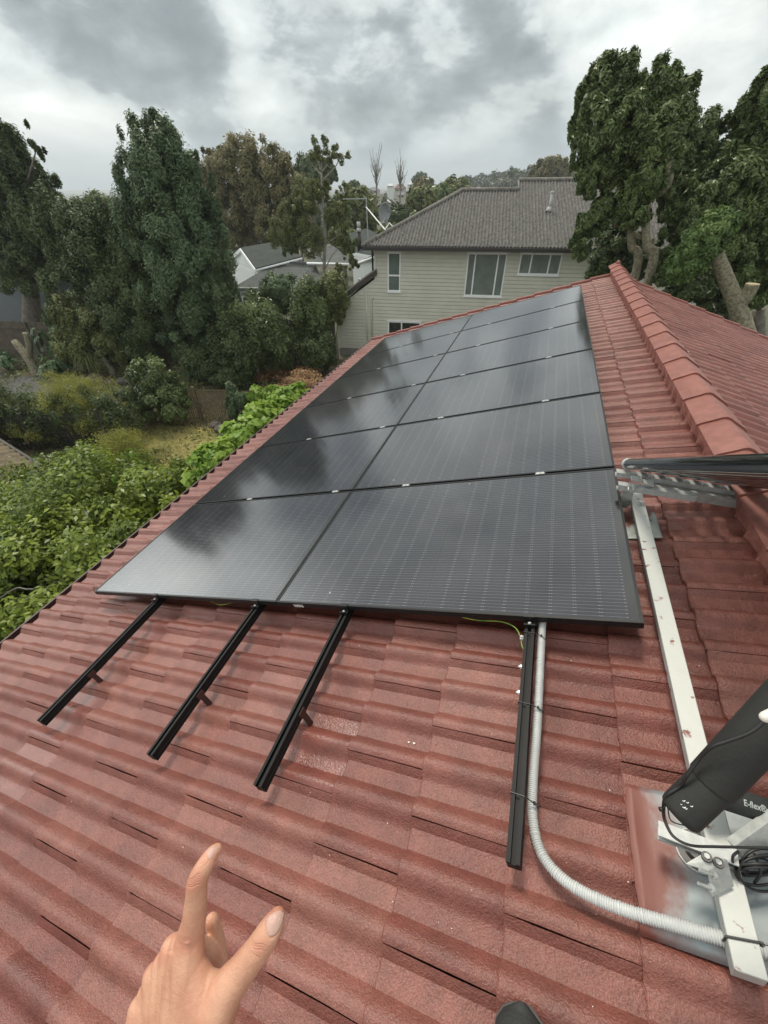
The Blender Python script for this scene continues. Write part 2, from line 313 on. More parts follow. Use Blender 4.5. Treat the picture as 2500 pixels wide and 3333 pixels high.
# ------------------------------------------------------------------ our tiled roof
def tile_mat():
    m = bpy.data.materials.new('painted_roof_tile'); m.use_nodes = True; nt = m.node_tree; P = nt.nodes['Principled BSDF']; L = nt.links; N = nt.nodes
    tc = N.new('ShaderNodeTexCoord'); at = N.new('ShaderNodeAttribute'); at.attribute_name = 'tint'; aw = N.new('ShaderNodeAttribute'); aw.attribute_name = 'gloss'
    def noi(s, d, r=0.55):
        n = N.new('ShaderNodeTexNoise'); n.inputs['Scale'].default_value = s; n.inputs['Detail'].default_value = d; n.inputs['Roughness'].default_value = r; L.new(tc.outputs['Object'], n.inputs['Vector']); return n
    n1 = noi(1.1, 6); n2 = noi(9, 7, 0.65); n3 = noi(190, 3)
    x1 = N.new('ShaderNodeMix'); x1.data_type = 'RGBA'; x1.inputs['A'].default_value = (0.188, 0.056, 0.042, 1); x1.inputs['B'].default_value = (0.256, 0.096, 0.073, 1)
    a = N.new('ShaderNodeMath'); a.operation = 'MULTIPLY_ADD'; L.new(n1.outputs['Fac'], a.inputs[0]); a.inputs[1].default_value = 1.1; a.inputs[2].default_value = -0.55
    a2 = N.new('ShaderNodeMath'); a2.operation = 'ADD'; L.new(a.outputs[0], a2.inputs[0]); L.new(at.outputs['Fac'], a2.inputs[1]); a2.use_clamp = True; L.new(a2.outputs[0], x1.inputs['Factor'])
    x2 = N.new('ShaderNodeMix'); x2.data_type = 'RGBA'; x2.blend_type = 'MULTIPLY'
    r2 = N.new('ShaderNodeMapRange'); r2.inputs[1].default_value = 0.3; r2.inputs[2].default_value = 0.7; r2.inputs[3].default_value = 0.68; r2.inputs[4].default_value = 1.12; L.new(n2.outputs['Fac'], r2.inputs[0])
    x2.inputs['Factor'].default_value = 1.0; L.new(x1.outputs['Result'], x2.inputs['A']); L.new(r2.outputs[0], x2.inputs['B'])
    # grit: dark pits and pale grains
    r3 = N.new('ShaderNodeMapRange'); r3.inputs[1].default_value = 0.36; r3.inputs[2].default_value = 0.64; r3.inputs[3].default_value = 0.82; r3.inputs[4].default_value = 1.14; L.new(n3.outputs['Fac'], r3.inputs[0])
    x3 = N.new('ShaderNodeMix'); x3.data_type = 'RGBA'; x3.blend_type = 'MULTIPLY'; x3.inputs['Factor'].default_value = 1.0; L.new(x2.outputs['Result'], x3.inputs['A']); L.new(r3.outputs[0], x3.inputs['B'])
    vo = N.new('ShaderNodeTexVoronoi'); vo.inputs['Scale'].default_value = 38; vo.inputs['Randomness'].default_value = 1; L.new(tc.outputs['Object'], vo.inputs['Vector'])
    sp = N.new('ShaderNodeMapRange'); sp.inputs[1].default_value = 0.10; sp.inputs[2].default_value = 0.055; sp.inputs[3].default_value = 0; sp.inputs[4].default_value = 1; L.new(vo.outputs['Distance'], sp.inputs[0])
    sc_ = N.new('ShaderNodeSeparateColor'); L.new(vo.outputs['Color'], sc_.inputs[0])
    g1 = N.new('ShaderNodeMath'); g1.operation = 'GREATER_THAN'; g1.inputs[1].default_value = 0.965; L.new(sc_.outputs[0], g1.inputs[0])
    g2 = N.new('ShaderNodeMath'); g2.operation = 'MULTIPLY'; L.new(g1.outputs[0], g2.inputs[0]); L.new(sp.outputs[0], g2.inputs[1])
    x4 = N.new('ShaderNodeMix'); x4.data_type = 'RGBA'; L.new(g2.outputs[0], x4.inputs['Factor']); L.new(x3.outputs['Result'], x4.inputs['A']); x4.inputs['B'].default_value = (0.62, 0.55, 0.48, 1)
    L.new(x4.outputs['Result'], P.inputs['Base Color'])
    rr = N.new('ShaderNodeMapRange'); rr.inputs[3].default_value = 0.34; rr.inputs[4].default_value = 0.20; L.new(aw.outputs['Fac'], rr.inputs[0]); L.new(rr.outputs[0], P.inputs['Roughness'])
    P.inputs['Specular IOR Level'].default_value = 0.55
    ad = N.new('ShaderNodeMath'); ad.operation = 'MULTIPLY_ADD'; L.new(n3.outputs['Fac'], ad.inputs[0]); ad.inputs[1].default_value = 1.0
    n4 = noi(70, 3); L.new(n4.outputs['Fac'], ad.inputs[2])
    bs = N.new('ShaderNodeMapRange'); bs.inputs[3].default_value = 0.75; bs.inputs[4].default_value = 0.40; L.new(aw.outputs['Fac'], bs.inputs[0])
    bp = N.new('ShaderNodeBump'); bp.inputs['Distance'].default_value = 0.0045; L.new(bs.outputs[0], bp.inputs['Strength']); L.new(ad.outputs[0], bp.inputs['Height']); L.new(bp.outputs[0], P.inputs['Normal'])
    return m
TILE = tile_mat()
cap_m = mat('ridge_cap_paint', (0.265, 0.098, 0.075), 0.5, base2=(0.190, 0.064, 0.048), vscale=11, bump=0.5, bscale=150, detail=8, bdist=0.004)
mort_m = mat('painted_mortar', (0.24, 0.080, 0.062), 0.55, base2=(0.33, 0.145, 0.115), vscale=18, bump=0.8, bscale=60, detail=8, bdist=0.008)
wall_m = mat('house_wall', (0.42, 0.40, 0.36), 0.8, var=0.15)
brown_m = mat('brown_gutter_paint', (0.075, 0.035, 0.030), 0.4, var=0.3, vscale=12)
CU0, CD, TW, VJ = -0.7, 0.3185, 0.307, 0.0         # courses start, course depth, tile width, joint phase
U0 = 2.803 - 11 * CD                                # lowest course line (eave)
NCOURSE = 16; V0, V1 = -3.4, 7.93; NB = -0.172
def prof(s):
    h = 0.0
    for c in (0.020, 0.1735, 0.327):
        d = abs(s - c)
        if d < 0.048: h = max(h, 0.036 * math.cos(math.pi * d / 0.096) ** 0.95)
    return h
def surf_n(u, v):
    k = math.floor((u - U0) / CD); par = 0.5 * (k % 2); s = ((v - VJ) / TW + par) % 1.0 * TW
    return NB + prof(s) + 0.021 * (1 - ((u - U0) / CD - k))
WET = [on_roof(x, y, -0.15) for x, y in ((165, 2440), (215, 2300), (1010, 2420), (1090, 2370), (1040, 2560))]
def tile_slope(name, parent, mirror=False):
    g = random.Random(5 if not mirror else 9); V = []; Fc = []; tint = []; wet = []
    ns = 27; SS = [TW * 0.989 * i / (ns - 1) for i in range(ns)]
    XR = 3.9655
    for k in range(NCOURSE):
        u0 = U0 + k * CD; u1 = min(u0 + CD + 0.03, 4.10)
        if u0 > 4.06: break
        par = 0.5 * (k % 2); j0 = math.floor((V0 - VJ) / TW); j1 = math.ceil((V1 - VJ) / TW)
        for j in range(j0, j1 + 1):
            vs0 = VJ + (j - par) * TW
            if vs0 > V1 - 0.03: continue
            du, dn, tl = g.gauss(0, 0.0025), g.gauss(0, 0.0013), g.gauss(0, 0.0018); ti = g.random(); we = 0.0
            if not mirror:
                for w in WET:
                    if u0 <= w[0] < u0 + CD and vs0 <= w[1] < vs0 + TW: we = 1.0
            we = max(we, 0.30 * g.random() ** 3); b = len(V); rows = []
            us = [(u0 + du, -0.024), (u0 + du, -0.004), (u0 + du + 0.004, 0.0), (u0 + 0.08, 0.0), (u0 + 0.2, 0.0), (u1, 0.0)]
            for ri, (u, dz) in enumerate(us):
                for i, s in enumerate(SS):
                    v = vs0 + s
                    v = min(v, V1)
                    f = (u - u0) / CD; e = 0.0
                    if i in (0, ns - 1) : v += (g.random() - 0.5) * 0.0025
                    if ri < 3 : e = (mnoise.noise((v * 45, k * 7.1, 0.3))) * 0.0028
                    n = NB + prof(s) + 0.021 * (1 - f) + dn + dz + tl * (s / TW - 0.5)
                    if i == 0: n -= 0.0015
                    p = rf(u + (e if ri < 3 else 0), v, n)
                    if mirror: p = np.array([2 * XR - p[0], p[1], p[2]])
                    V.append(tuple(p)); tint.append(ti); wet.append(we)
            for ri in range(len(us) - 1):
                for i in range(ns - 1):
                    q = (b + ri * ns + i, b + ri * ns + i + 1, b + (ri + 1) * ns + i + 1, b + (ri + 1) * ns + i)
                    Fc.append(q if mirror else q[::-1])
            for i in (0, ns - 1):       # the tile's two side edges
                b2 = len(V)
                for ri in (1, 2, 3, 4, 5):
                    p = np.array(V[b + ri * ns + i]); nn = RN if not mirror else np.array([-RN[0], 0, RN[2]])
                    V.append(tuple(p)); V.append(tuple(p - nn * 0.018)); tint += [ti, ti]; wet += [0, 0]
                for q in range(4): Fc.append((b2 + 2 * q, b2 + 2 * q + 1, b2 + 2 * q + 3, b2 + 2 * q + 2))
    bb = MB(); bb.v = V; bb.f = Fc
    o = bb.build(name, TILE, parent, smooth=True, sharp=38)
    add_attr(o.data, 'tint', tint); add_attr(o.data, 'gloss', wet); return o
house = thing('tiled_house', 'red tiled gable roof in the foreground carrying the solar panels', 'house', (4.0, 2.0, GZ))
tile_slope('roof_slope', house); tile_slope('roof_slope', house, True)
b = MB()
def mir(p): return np.array([2 * 3.9655 - p[0], p[1], p[2]])
b.prism([rf(U0 + .03, V0, -0.205), rf(4.10, V0, -0.205), rf(4.10, V0, -0.225), rf(U0 + .03, V0, -0.225)], (0, V1 - V0 - 0.03, 0))
b.prism([mir(rf(U0 + .03, V0, -0.205)), mir(rf(4.10, V0, -0.205)), mir(rf(4.10, V0, -0.225)), mir(rf(U0 + .03, V0, -0.225))], (0, V1 - V0 - 0.03, 0))
b.build('roof_underlay', mat('underlay', (0.03, 0.02, 0.018), 0.9), house)
b = MB(); b.box((-0.25, V0 + .2, GZ), (8.2, V1 - 0.2, -0.42)); gx = 3.97
b.prism([(-0.25, V1 - 0.2, -0.42), (8.2, V1 - 0.2, -0.42), (gx, V1 - 0.2, 0.93)], (0, -0.2, 0)); b.build('wall', wall_m, house)
# gutter along the eave
b = MB(); A = rf(U0 - 0.005, 0, -0.19); gx0 = A[0] - 0.012; gz0 = A[2] - 0.010
for pr in ([(0.03, 0.01), (0.03, -0.09), (0.024, -0.09), (0.024, 0.01)], [(0.024, -0.09), (-0.085, -0.09), (-0.085, -0.084), (0.024, -0.084)], [(-0.085, -0.09), (-0.105, 0.0), (-0.100, 0.0), (-0.080, -0.09)], [(-0.112, 0.0), (-0.096, 0.0), (-0.096, 0.009), (-0.112, 0.009)]):
    b.prism([(gx0 + x, V0, gz0 + z) for x, z in pr], (0, V1 - V0, 0))
b.build('gutter', brown_m, house)
b = MB(); b.prism([(gx0 + .035, V0, gz0 + .02), (gx0 + .05, V0, gz0 + .02), (gx0 + .05, V0, gz0 - .2), (gx0 + .035, V0, gz0 - .2)], (0, V1 - V0, 0)); b.build('fascia', brown_m, house)
b = MB(); b.prism([(gx0 + .05, V0, gz0 - .19), (0.1, V0, gz0 - .19), (0.1, V0, gz0 - .2), (gx0 + .05, V0, gz0 - .2)], (0, V1 - V0, 0)); b.build('soffit', wall_m, house)
# ridge: mortar bedding and caps
XR, ZR = 3.9655, 1.305
def mortar(side):
    b = MB(); P = [[], [], [], []]; v = V0
    while v < V1 - .05:
        j = mnoise.noise((v * 9, 3.3 * side, 0)) * 0.012; s = ((v - VJ) / TW * 2) % 1.0; sag = abs(s - 0.45) * 2
        uu = 4.052 - 0.022 + 0.045 * abs(2 * (((v - VJ) / (TW / 2) + 0.25) % 1.0) - 1) + j; nb = surf_n(min(uu, 4.09), v) - 0.004
        for r, (u, n) in enumerate(((4.085, -0.02), (4.062, -0.028), (4.055 + j * .6, -0.085), (uu, nb))):
            p = rf(u, v, n); P[r].append(p if side > 0 else mir(p))
        v += 0.0128
    b.grid(P); return b.build('mortar_bedding', mort_m, house, smooth=True)
mortar(1); mortar(-1)
def cap_mesh(b, y0, L, lift):
    pr = [(-.128, -.070), (-.112, -.058), (-.045, -.022), (-.022, -.008), (0, -.003), (.022, -.008), (.045, -.022), (.112, -.058), (.128, -.070)]
    rows = []
    for y, s, t in ((y0, 1.0, -.016), (y0, 1.035, 0.0), (y0 + .010, 1.035, 0.002), (y0 + 0.2, 1.0, 0.0), (y0 + L, 0.93, -.004)):
        rows.append([(XR + x * s, y, ZR + z * s + t + lift * (1 - (y - y0) / L)) for x, z in pr])
    b.grid(rows)
    return b
y = -2.245; first = None
while y < V1 - 0.2:
    b = cap_mesh(MB(), y, 0.425, 0.011); o = b.build('ridge_cap', cap_m, house, smooth=True, sharp=35); y += 0.3800 + random.gauss(0, 0.004)
b = MB(); b.tube([(XR, V1 - .10, ZR + .005), (XR, V1 - 0.03, ZR + 0.015), (XR, V1 + .02, ZR + .0)], [0.035, 0.03, 0.015], 10); b.build('ridge_end', cap_m, house, smooth=True)
# verge tiles along the far gable
for k in range(16):
    for sgn in (1, -1):
        u0 = U0 + k * CD
        if u0 > 4.0: continue
        b = MB(); w = [(V1 - .115, -0.145), (V1 - .11, -0.116), (V1 - .02, -0.116), (V1 + .022, -0.124), (V1 + .03, -0.26), (V1 + .018, -0.26), (V1 + 0.01, -0.135)]
        ends = []
        for u, l in ((u0 - .02, .018), (u0 + CD + .02 if u0 + CD < 4.1 else 4.1, -.004)): ends.append([rf(u, v, n + l) for v, n in w])
        if sgn < 0: ends = [[mir(p) for p in e] for e in ends]
        n = len(w); b.add(ends[0] + ends[1], [tuple(range(n)), tuple(range(n, 2 * n))[::-1]] + [(i, (i + 1) % n, n + (i + 1) % n, n + i) for i in range(n)])
        b.build('verge_tile', cap_m, house)

# ------------------------------------------------------------------ solar panels
def cell_mat():
    m = bpy.data.materials.new('solar_glass'); m.use_nodes = True; nt = m.node_tree; P = nt.nodes['Principled BSDF']; L = nt.links; N = nt.nodes
    tc = N.new('ShaderNodeTexCoord'); sp = N.new('ShaderNodeSeparateXYZ'); L.new(tc.outputs['Object'], sp.inputs[0])
    def M(op, a, b=None, c=None):
        n = N.new('ShaderNodeMath'); n.operation = op
        for i, v in enumerate((a, b, c)):
            if v is None: continue
            if isinstance(v, (int, float)): n.inputs[i].default_value = v
            else: L.new(v, n.inputs[i])
        return n.outputs[0]
    def line(src, off, per, half):     # 1 on a thin line every per metres
        a = M('ABSOLUTE', M('SUBTRACT', M('PINGPONG', M('SUBTRACT', src, off), per / 2), 0.0)); return M('LESS_THAN', a, half)
    X, Y = sp.outputs[0], sp.outputs[1]
    px, py = 0.0945, 0.1835
    cellx = line(X, 0.881, px, 0.0013); celly = line(Y, 0.567, py, 0.0018)
    mid = M('LESS_THAN', M('ABSOLUTE', M('SUBTRACT', X, 0.881)), 0.005)
    bus = line(Y, 0.567 + 0.0092, py / 10.0, 0.00075)
    near_x = M('MAXIMUM', line(X, 0.881 + 0.004, px, 0.0030), line(X, 0.881 - 0.004, px, 0.0030))
    dash = M('MULTIPLY', near_x, line(Y, 0.567 + 0.0092, py / 10.0, 0.0014))
    edge = M('MAXIMUM', M('GREATER_THAN', M('ABSOLUTE', M('SUBTRACT', X, 0.881)), 0.852), M('GREATER_THAN', M('ABSOLUTE', M('SUBTRACT', Y, 0.567)), 0.5515))
    inside = M('SUBTRACT', 1.0, edge)
    n = N.new('ShaderNodeTexNoise'); n.inputs['Scale'].default_value = 4; n.inputs['Detail'].default_value = 6; L.new(tc.outputs['Object'], n.inputs['Vector'])
    oi = N.new('ShaderNodeObjectInfo')
    cid = N.new('ShaderNodeTexWhiteNoise'); cid.noise_dimensions = '3D'
    cmb = N.new('ShaderNodeCombineXYZ'); L.new(M('FLOOR', M('DIVIDE', M('SUBTRACT', X, 0.881), px)), cmb.inputs[0]); L.new(M('FLOOR', M('DIVIDE', M('SUBTRACT', Y, 0.567), py)), cmb.inputs[1]); L.new(oi.outputs['Random'], cmb.inputs[2]); L.new(cmb.outputs[0], cid.inputs['Vector'])
    base = N.new('ShaderNodeMix'); base.data_type = 'RGBA'; base.inputs['A'].default_value = (0.007, 0.0075, 0.013, 1); base.inputs['B'].default_value = (0.012, 0.013, 0.020, 1); L.new(cid.outputs['Value'], base.inputs['Factor'])
    def mixc(a, fac, col):
        x = N.new('ShaderNodeMix'); x.data_type = 'RGBA'; L.new(fac, x.inputs['Factor']); L.new(a, x.inputs['A']); x.inputs['B'].default_value = (*col, 1); return x.outputs['Result']
    c = mixc(base.outputs['Result'], M('MULTIPLY', bus, M('MULTIPLY', inside, 0.70)), (0.17, 0.175, 0.20))
    c = mixc(c, celly, (0.006, 0.006, 0.008)); c = mixc(c, cellx, (0.012, 0.012, 0.014)); c = mixc(c, M('MULTIPLY', dash, M('MULTIPLY', inside, 0.50)), (0.36, 0.36, 0.37))
    c = mixc(c, M('MULTIPLY', M('MAXIMUM', mid, edge), 1.0), (0.012, 0.012, 0.013))
    # dust film and a few droppings
    du = N.new('ShaderNodeMapRange'); du.inputs[1].default_value = 0.35; du.inputs[2].default_value = 0.75; du.inputs[3].default_value = 0.005; du.inputs[4].default_value = 0.035; L.new(n.outputs['Fac'], du.inputs[0])
    c = mixc(c, du.outputs[0], (0.42, 0.40, 0.36))
    vo = N.new('ShaderNodeTexVoronoi'); vo.inputs['Scale'].default_value = 9; L.new(tc.outputs['Object'], vo.inputs['Vector'])
    vd = M('ADD', vo.outputs['Distance'], M('MULTIPLY', n.outputs['Fac'], 0.08)); sc_ = N.new('ShaderNodeSeparateColor'); L.new(vo.outputs['Color'], sc_.inputs[0])
    c = mixc(c, M('MULTIPLY', M('MULTIPLY', M('LESS_THAN', vd, 0.085), M('GREATER_THAN', sc_.outputs[1], 0.78)), 0.75), (0.5, 0.5, 0.48))
    L.new(c, P.inputs['Base Color'])
    rg = N.new('ShaderNodeMapRange'); rg.inputs[3].default_value = 0.10; rg.inputs[4].default_value = 0.15; L.new(n.outputs['Fac'], rg.inputs[0]); L.new(rg.outputs[0], P.inputs['Roughness'])
    P.inputs['IOR'].default_value = 1.62; P.inputs['Specular IOR Level'].default_value = 0.55; P.inputs['Coat Weight'].default_value = .5; P.inputs['Coat Roughness'].default_value = .09; P.inputs['Coat IOR'].default_value = 1.6; P.inputs['Sheen Roughness'].default_value = .35
    return m
GLASS = cell_mat()
frame_m = mat('black_anodised', (0.016, 0.017, 0.018), 0.38, 0.3, var=0.3, vscale=30)
alu_m = mat('bright_aluminium', (0.46, 0.47, 0.46), 0.55, 0.25, var=0.2, vscale=40)
PL, PW, PG = 1.762, 1.134, 0.02
PX = 1.7785        # frame length: the two columns almost touch
def frame_labels():
    rows = ['front row of the array nearest the camera', 'second row from the front of the array', 'third row from the front of the array', 'fourth row from the front of the array', 'fifth row from the front of the array', 'farthest row of the array beside the far gable']
    return rows
proto = None
for i in range(6):
    for j in range(2):
        lab = 'black framed solar panel %s, %s column' % (frame_labels()[i], ('eave side', 'ridge side')[j])
        loc = (j * (PL + PG), i * (PW + PG), random.gauss(0, 0.0006))
        if proto is None:
            proto = roof_thing('solar_panel', lab, 'solar panel', loc, 'black solar panels laid in two columns on the roof')
            b = MB(); t = 0.011; h = 0.032
            b.box((0, 0, -h), (PX, t, 0)); b.box((0, PW - t, -h), (PX, PW, 0)); b.box((0, t, -h), (t, PW - t, 0)); b.box((PX - t, t, -h), (PX, PW - t, 0))
            b.box((-0.0008, -0.0012, -0.022), (PX + .0008, 0.0, -0.020)); b.box((-0.0008, -0.0012, -0.012), (PX + .0008, 0, -0.010))
            b.build('frame', frame_m, proto)
            b = MB(); b.box((t, t, -0.008), (PX - t, PW - t, -0.0022)); b.build('glass', GLASS, proto)
            b = MB(); b.box((t, t, -0.0095), (PX - t, PW - t, -0.0085)); b.build('backsheet', mat('backsheet', (0.03, 0.03, 0.03), 0.7), proto)
        else:
            c = copy_tree(proto); p = rf(*loc); M = proto.matrix_world.copy()
            c.matrix_world = Matrix(((RU[0], RV[0], RN[0], p[0]), (RU[1], RV[1], RN[1], p[1]), (RU[2], RV[2], RN[2], p[2]), (0, 0, 0, 1))); c['label'] = lab
# a paper sticker on the first eave-side ... ridge-side panel's front edge
b = MB(); b.box((1.90, -0.0022, -0.029), (1.965, -0.0014, -0.009), rf)
tag(b.build('sticker', mat('paper_label', (0.75, 0.75, 0.74), 0.5, base2=(0.1, 0.1, 0.1), vscale=160), org=rf(1.93, 0, -.02)), 'small white barcode sticker on the front edge of the nearest panel row', 'sticker')

# ------------------------------------------------------------------ mounting rails
rail_m = mat('black_rail', (0.010, 0.010, 0.010), 0.5, 0.0, 0.2, var=0.25, vscale=20)
red_foot = mat('painted_bracket', (0.05, 0.02, 0.017), 0.5)
RAILS = [(0.715, -0.865, 'leftmost of the four bare rail ends, nearest the gutter'), (1.622, -0.855, 'second of the four bare rail ends from the gutter'), (2.233, -0.842, 'third of the four bare rail ends from the gutter'), (3.150, -0.832, 'rightmost of the four, with a corrugated conduit tied along it')]
for ri, (u, v0, l) in enumerate(RAILS):
    r = roof_thing('mounting_rail', 'black aluminium mounting rail, ' + l, 'mounting rail', (u, v0, -0.033), 'black mounting rails under the solar panels')
    Lr = 6.93 - v0; b = MB()
    pr = [(-.019, 0), (-.007, 0), (-.007, -.004), (-.013, -.004), (-.013, -.014), (.013, -.014), (.013, -.004), (.007, -.004), (.007, 0), (.019, 0), (.019, -.018), (.0165, -.020), (.0165, -.026), (.019, -.028), (.019, -.046), (-.019, -.046), (-.019, -.028), (-.0165, -.026), (-.0165, -.020), (-.019, -.018)]
    b.prism([(x, 0, z) for x, z in pr][::-1], (0, Lr, 0)); b.build('rail_body', rail_m, r)
    for fv in ((0.30, 1.6, 2.9, 4.2, 5.5) if ri < 3 else (1.0, 2.2, 3.4, 4.6)):
        b = MB(); d = surf_n(u + .03, v0 + fv) + 0.033
        b.box((.0195, fv - .02, -.042), (.0245, fv + .02, -.012)); b.box((.0195, fv - .013, d + 0.0), (.0255, fv + .013, -.042)); b.box((-.03, fv - .016, d + .001), (.0195, fv + .016, d + .006))
        b.build('foot_bracket', red_foot, r)
    cl = MB(); q = -v0
    cl.box((-.022, q - .030, .001), (.022, q - .0015, .006)); cl.box((-.022, q - .0052, .006), (.022, q - .0012, .034)); cl.box((-.022, q - .0052, .034), (.022, q + .012, .0375)); cl.box((-.022, q - .030, .006), (.022, q - .027, .018))
    c = cl.build('end_clamp', frame_m, r)
    bo = MB(); bo.tube([(0, q - .017, .005), (0, q - .017, .0135)], .0068, 6); bo.tube([(0, q - .017, .0125), (0, q - .017, .016)], .0042, 8); bo.build('bolt', alu_m, c)
    for k in range(1, 6):
        q = -v0 + k * (PW + PG) - PG / 2; cl = MB()
        cl.box((-.024, q - .011, .0340), (.024, q + .011, .0365)); cl.box((-.03, q - .008, .0), (.03, q - .006, .034)); cl.box((-.03, q + .006, .0), (.03, q + .008, .034))
        cl.tube([(0, q, .036), (0, q, .041)], .006, 6); cl.build('mid_clamp', alu_m, r)
    nuts = [(-v0 - 0.085,)] if ri < 3 else [(-v0 - .205,), (-v0 - .315,)]
    for (q,) in nuts:
        bo = MB(); bo.tube([(-.0195, q, -.024), (-.0285, q, -.024)], .0085, 6); bo.tube([(-.028, q, -.024), (-.035, q, -.024)], .0045, 8); bo.build('side_bolt', mat('zinc_bolt', (0.72, 0.72, 0.70), 0.4, 0.6), r)

# ------------------------------------------------------------------ the neighbour's weatherboard house
AL = R_(8.6); HO = np.array([-3.94, 18.0, 0.0]); HW_ = np.array([math.cos(AL), math.sin(AL), 0]); HN = np.array([math.sin(AL), -math.cos(AL), 0])
def hp(s, o, z): return HO + HW_ * s + HN * o + np.array([0, 0, z])     # along the wall, out from it, up
def hs(px, py, o=0.0):
    d = ray(px, py); t = ((HO + HN * o - CAM) @ HN) / (d @ HN); P = CAM + d * t; return (P - HO) @ HW_, P[2]
wb_m = mat('sage_weatherboard', (0.61, 0.61, 0.53), 0.55, base2=(0.55, 0.55, 0.475), vscale=1.5, bump=0.15, bscale=30)
white_m = mat('white_trim', (0.86, 0.87, 0.88), 0.45, var=0.08, vscale=6)
dark_trim = mat('dark_gutter', (0.030, 0.027, 0.026), 0.4)
rake_m = mat('weathered_barge', (0.075, 0.065, 0.055), 0.8, var=0.4, vscale=6)
def glass_mat(name, col, rough=0.06):
    m = mat(name, col, rough, spec=0.8, base2=tuple(c * 0.72 for c in col), vscale=2.2); return m
wg1 = glass_mat('curtained_glass', (0.16, 0.20, 0.185)); wg2 = glass_mat('dark_window_glass', (0.02, 0.024, 0.026))
nb = thing('weatherboard_house', 'two storey sage green weatherboard house beyond the far gable', 'house', hp(3, -4, GZ))
sL, zL = hs(1097, 1001); sU, zU = hs(1224, 905); zE = 0.36; S1 = 13.0
b = MB(); z = GZ + 0.35; bp = 0.147
while z < zE:
    zt = min(z + bp, zE)
    s0 = sL if zt < zL else (sL + (sU - sL) * (zt - zL) / (zU - zL) + 0.02 if zt < zU else sU)
    b.add([hp(s0, 0.034, z + .020), hp(S1, 0.034, z + .020), hp(S1, 0.030, zt), hp(s0, 0.030, zt), hp(s0, 0.002, z + .014), hp(S1, 0.002, z + .014), hp(s0, 0.002, z), hp(S1, 0.002, z), hp(s0, .002, zt), hp(S1, .002, zt)], [(0, 1, 2, 3), (4, 5, 1, 0), (6, 7, 5, 4), (3, 2, 9, 8)])
    z += bp
wall = b.build('weatherboards', wb_m, nb)
b = MB(); b.prism([hp(sL, 0, GZ), hp(S1, 0, GZ), hp(S1, 0, zE), hp(sU, 0, zE), hp(sU, 0, zU), hp(sL, 0, zL)], HN * -7.5); b.build('wall_body', wb_m, nb)
b = MB(); b.box((0, 0, 0), (1, 1, 1), lambda x, y, z: hp(sL - .02 + x * (S1 - sL), -0.02 + y * 0.05, GZ + z * 0.35)); b.build('foundation', mat('concrete_base', (0.25, 0.235, 0.21), 0.9, var=0.3, vscale=3), nb)
b = MB()
for s_, z0, z1 in ((sL, GZ + .33, zL), (sU, zU - .1, zE)): b.box((0, 0, 0), (1, 1, 1), lambda x, y, z: hp(s_ - .06 + x * 0.1, -0.03 + y * 0.085, z0 + z * (z1 - z0)))
b.build('corner_board', wb_m, nb)
# the lean-to's raking barge
b = MB(); v1 = np.array(hp(sL - .35, 0.12, zL - .12 + 0)); v2 = np.array(hp(sU + .05, 0.12, zU + .12)); up = np.array([0, 0, 0.24])
b.prism([v1, v2, v2 + up, v1 + up], HN * -7); b.build('barge_board', rake_m, nb)
def window(name, TLp, BRp, muls, glass, transom=None, sill=True):
    s0, z1 = hs(*TLp, 0.03); s1, z0 = hs(*BRp, 0.03)
    f = MB(); fw = 0.055
    def bx(a, b_, c, d, o0=0.01, o1=0.065): f.box((0, 0, 0), (1, 1, 1), lambda x, y, z: hp(a + x * (b_ - a), o0 + y * (o1 - o0), c + z * (d - c)))
    bx(s0, s1, z1 - fw, z1); bx(s0, s1, z0, z0 + fw); bx(s0, s0 + fw, z0 + fw, z1 - fw); bx(s1 - fw, s1, z0 + fw, z1 - fw)
    for m_ in muls: q = s0 + (s1 - s0) * m_; bx(q - .028, q + .028, z0 + fw, z1 - fw)
    if transom: q = z0 + (z1 - z0) * transom; bx(s0 + fw, s1 - fw, q - .03, q + .03, 0.01, 0.075)
    bx(s0 - .05, s1 + .05, z1 + 0.002, z1 + .035, 0.01, 0.09)
    if sill: bx(s0 - .04, s1 + .04, z0 - .045, z0 - 0.002, 0.01, 0.10)
    w = f.build('window_frame', white_m, nb)
    g = MB(); g.box((0, 0, 0), (1, 1, 1), lambda x, y, z: hp(s0 + .02 + x * (s1 - s0 - .04), 0.0 + y * 0.034, z0 + .02 + z * (z1 - z0 - .04))); g.build('pane', glass, w)
window('w', (1262, 820), (1303, 949), [], wg1, 0.42); window('w', (1524, 822), (1631, 966), [0.20, 0.78], wg1)
window('w', (1696, 823), (1817, 896), [0.28, 0.72], wg1); window('w', (1263, 1044), (1366, 1135), [0.42], wg2)
for pts in ([(1192, 952), (1201, 1140)], [(1209, 968), (1217, 1140)]):
    p = [hs(*q, .06) for q in pts]; b = MB(); pt = [hp(p[0][0], .06, p[0][1]), hp(p[0][0], .06, p[0][1] - 1), hp(p[0][0], .06, GZ + .1)]
    if pts[0][0] == 1209: pt = [hp(p[0][0] + .12, 0.0, p[0][1] - .05), hp(p[0][0] + .06, .06, p[0][1])] + [hp(p[0][0], .06, p[0][1] - .08), hp(p[0][0], .06, GZ + .1)]
    b.tube(pt, 0.035, 8); b.build('downpipe', wb_m, nb, smooth=True)
b = MB(); b.tube([hp(sU - .12, .42, zE + .0), hp(sU - .12, .1, zE - .15), hp(sU - .12, .06, zU + .3)], 0.04, 8); b.build('downpipe', dark_trim, nb, smooth=True)
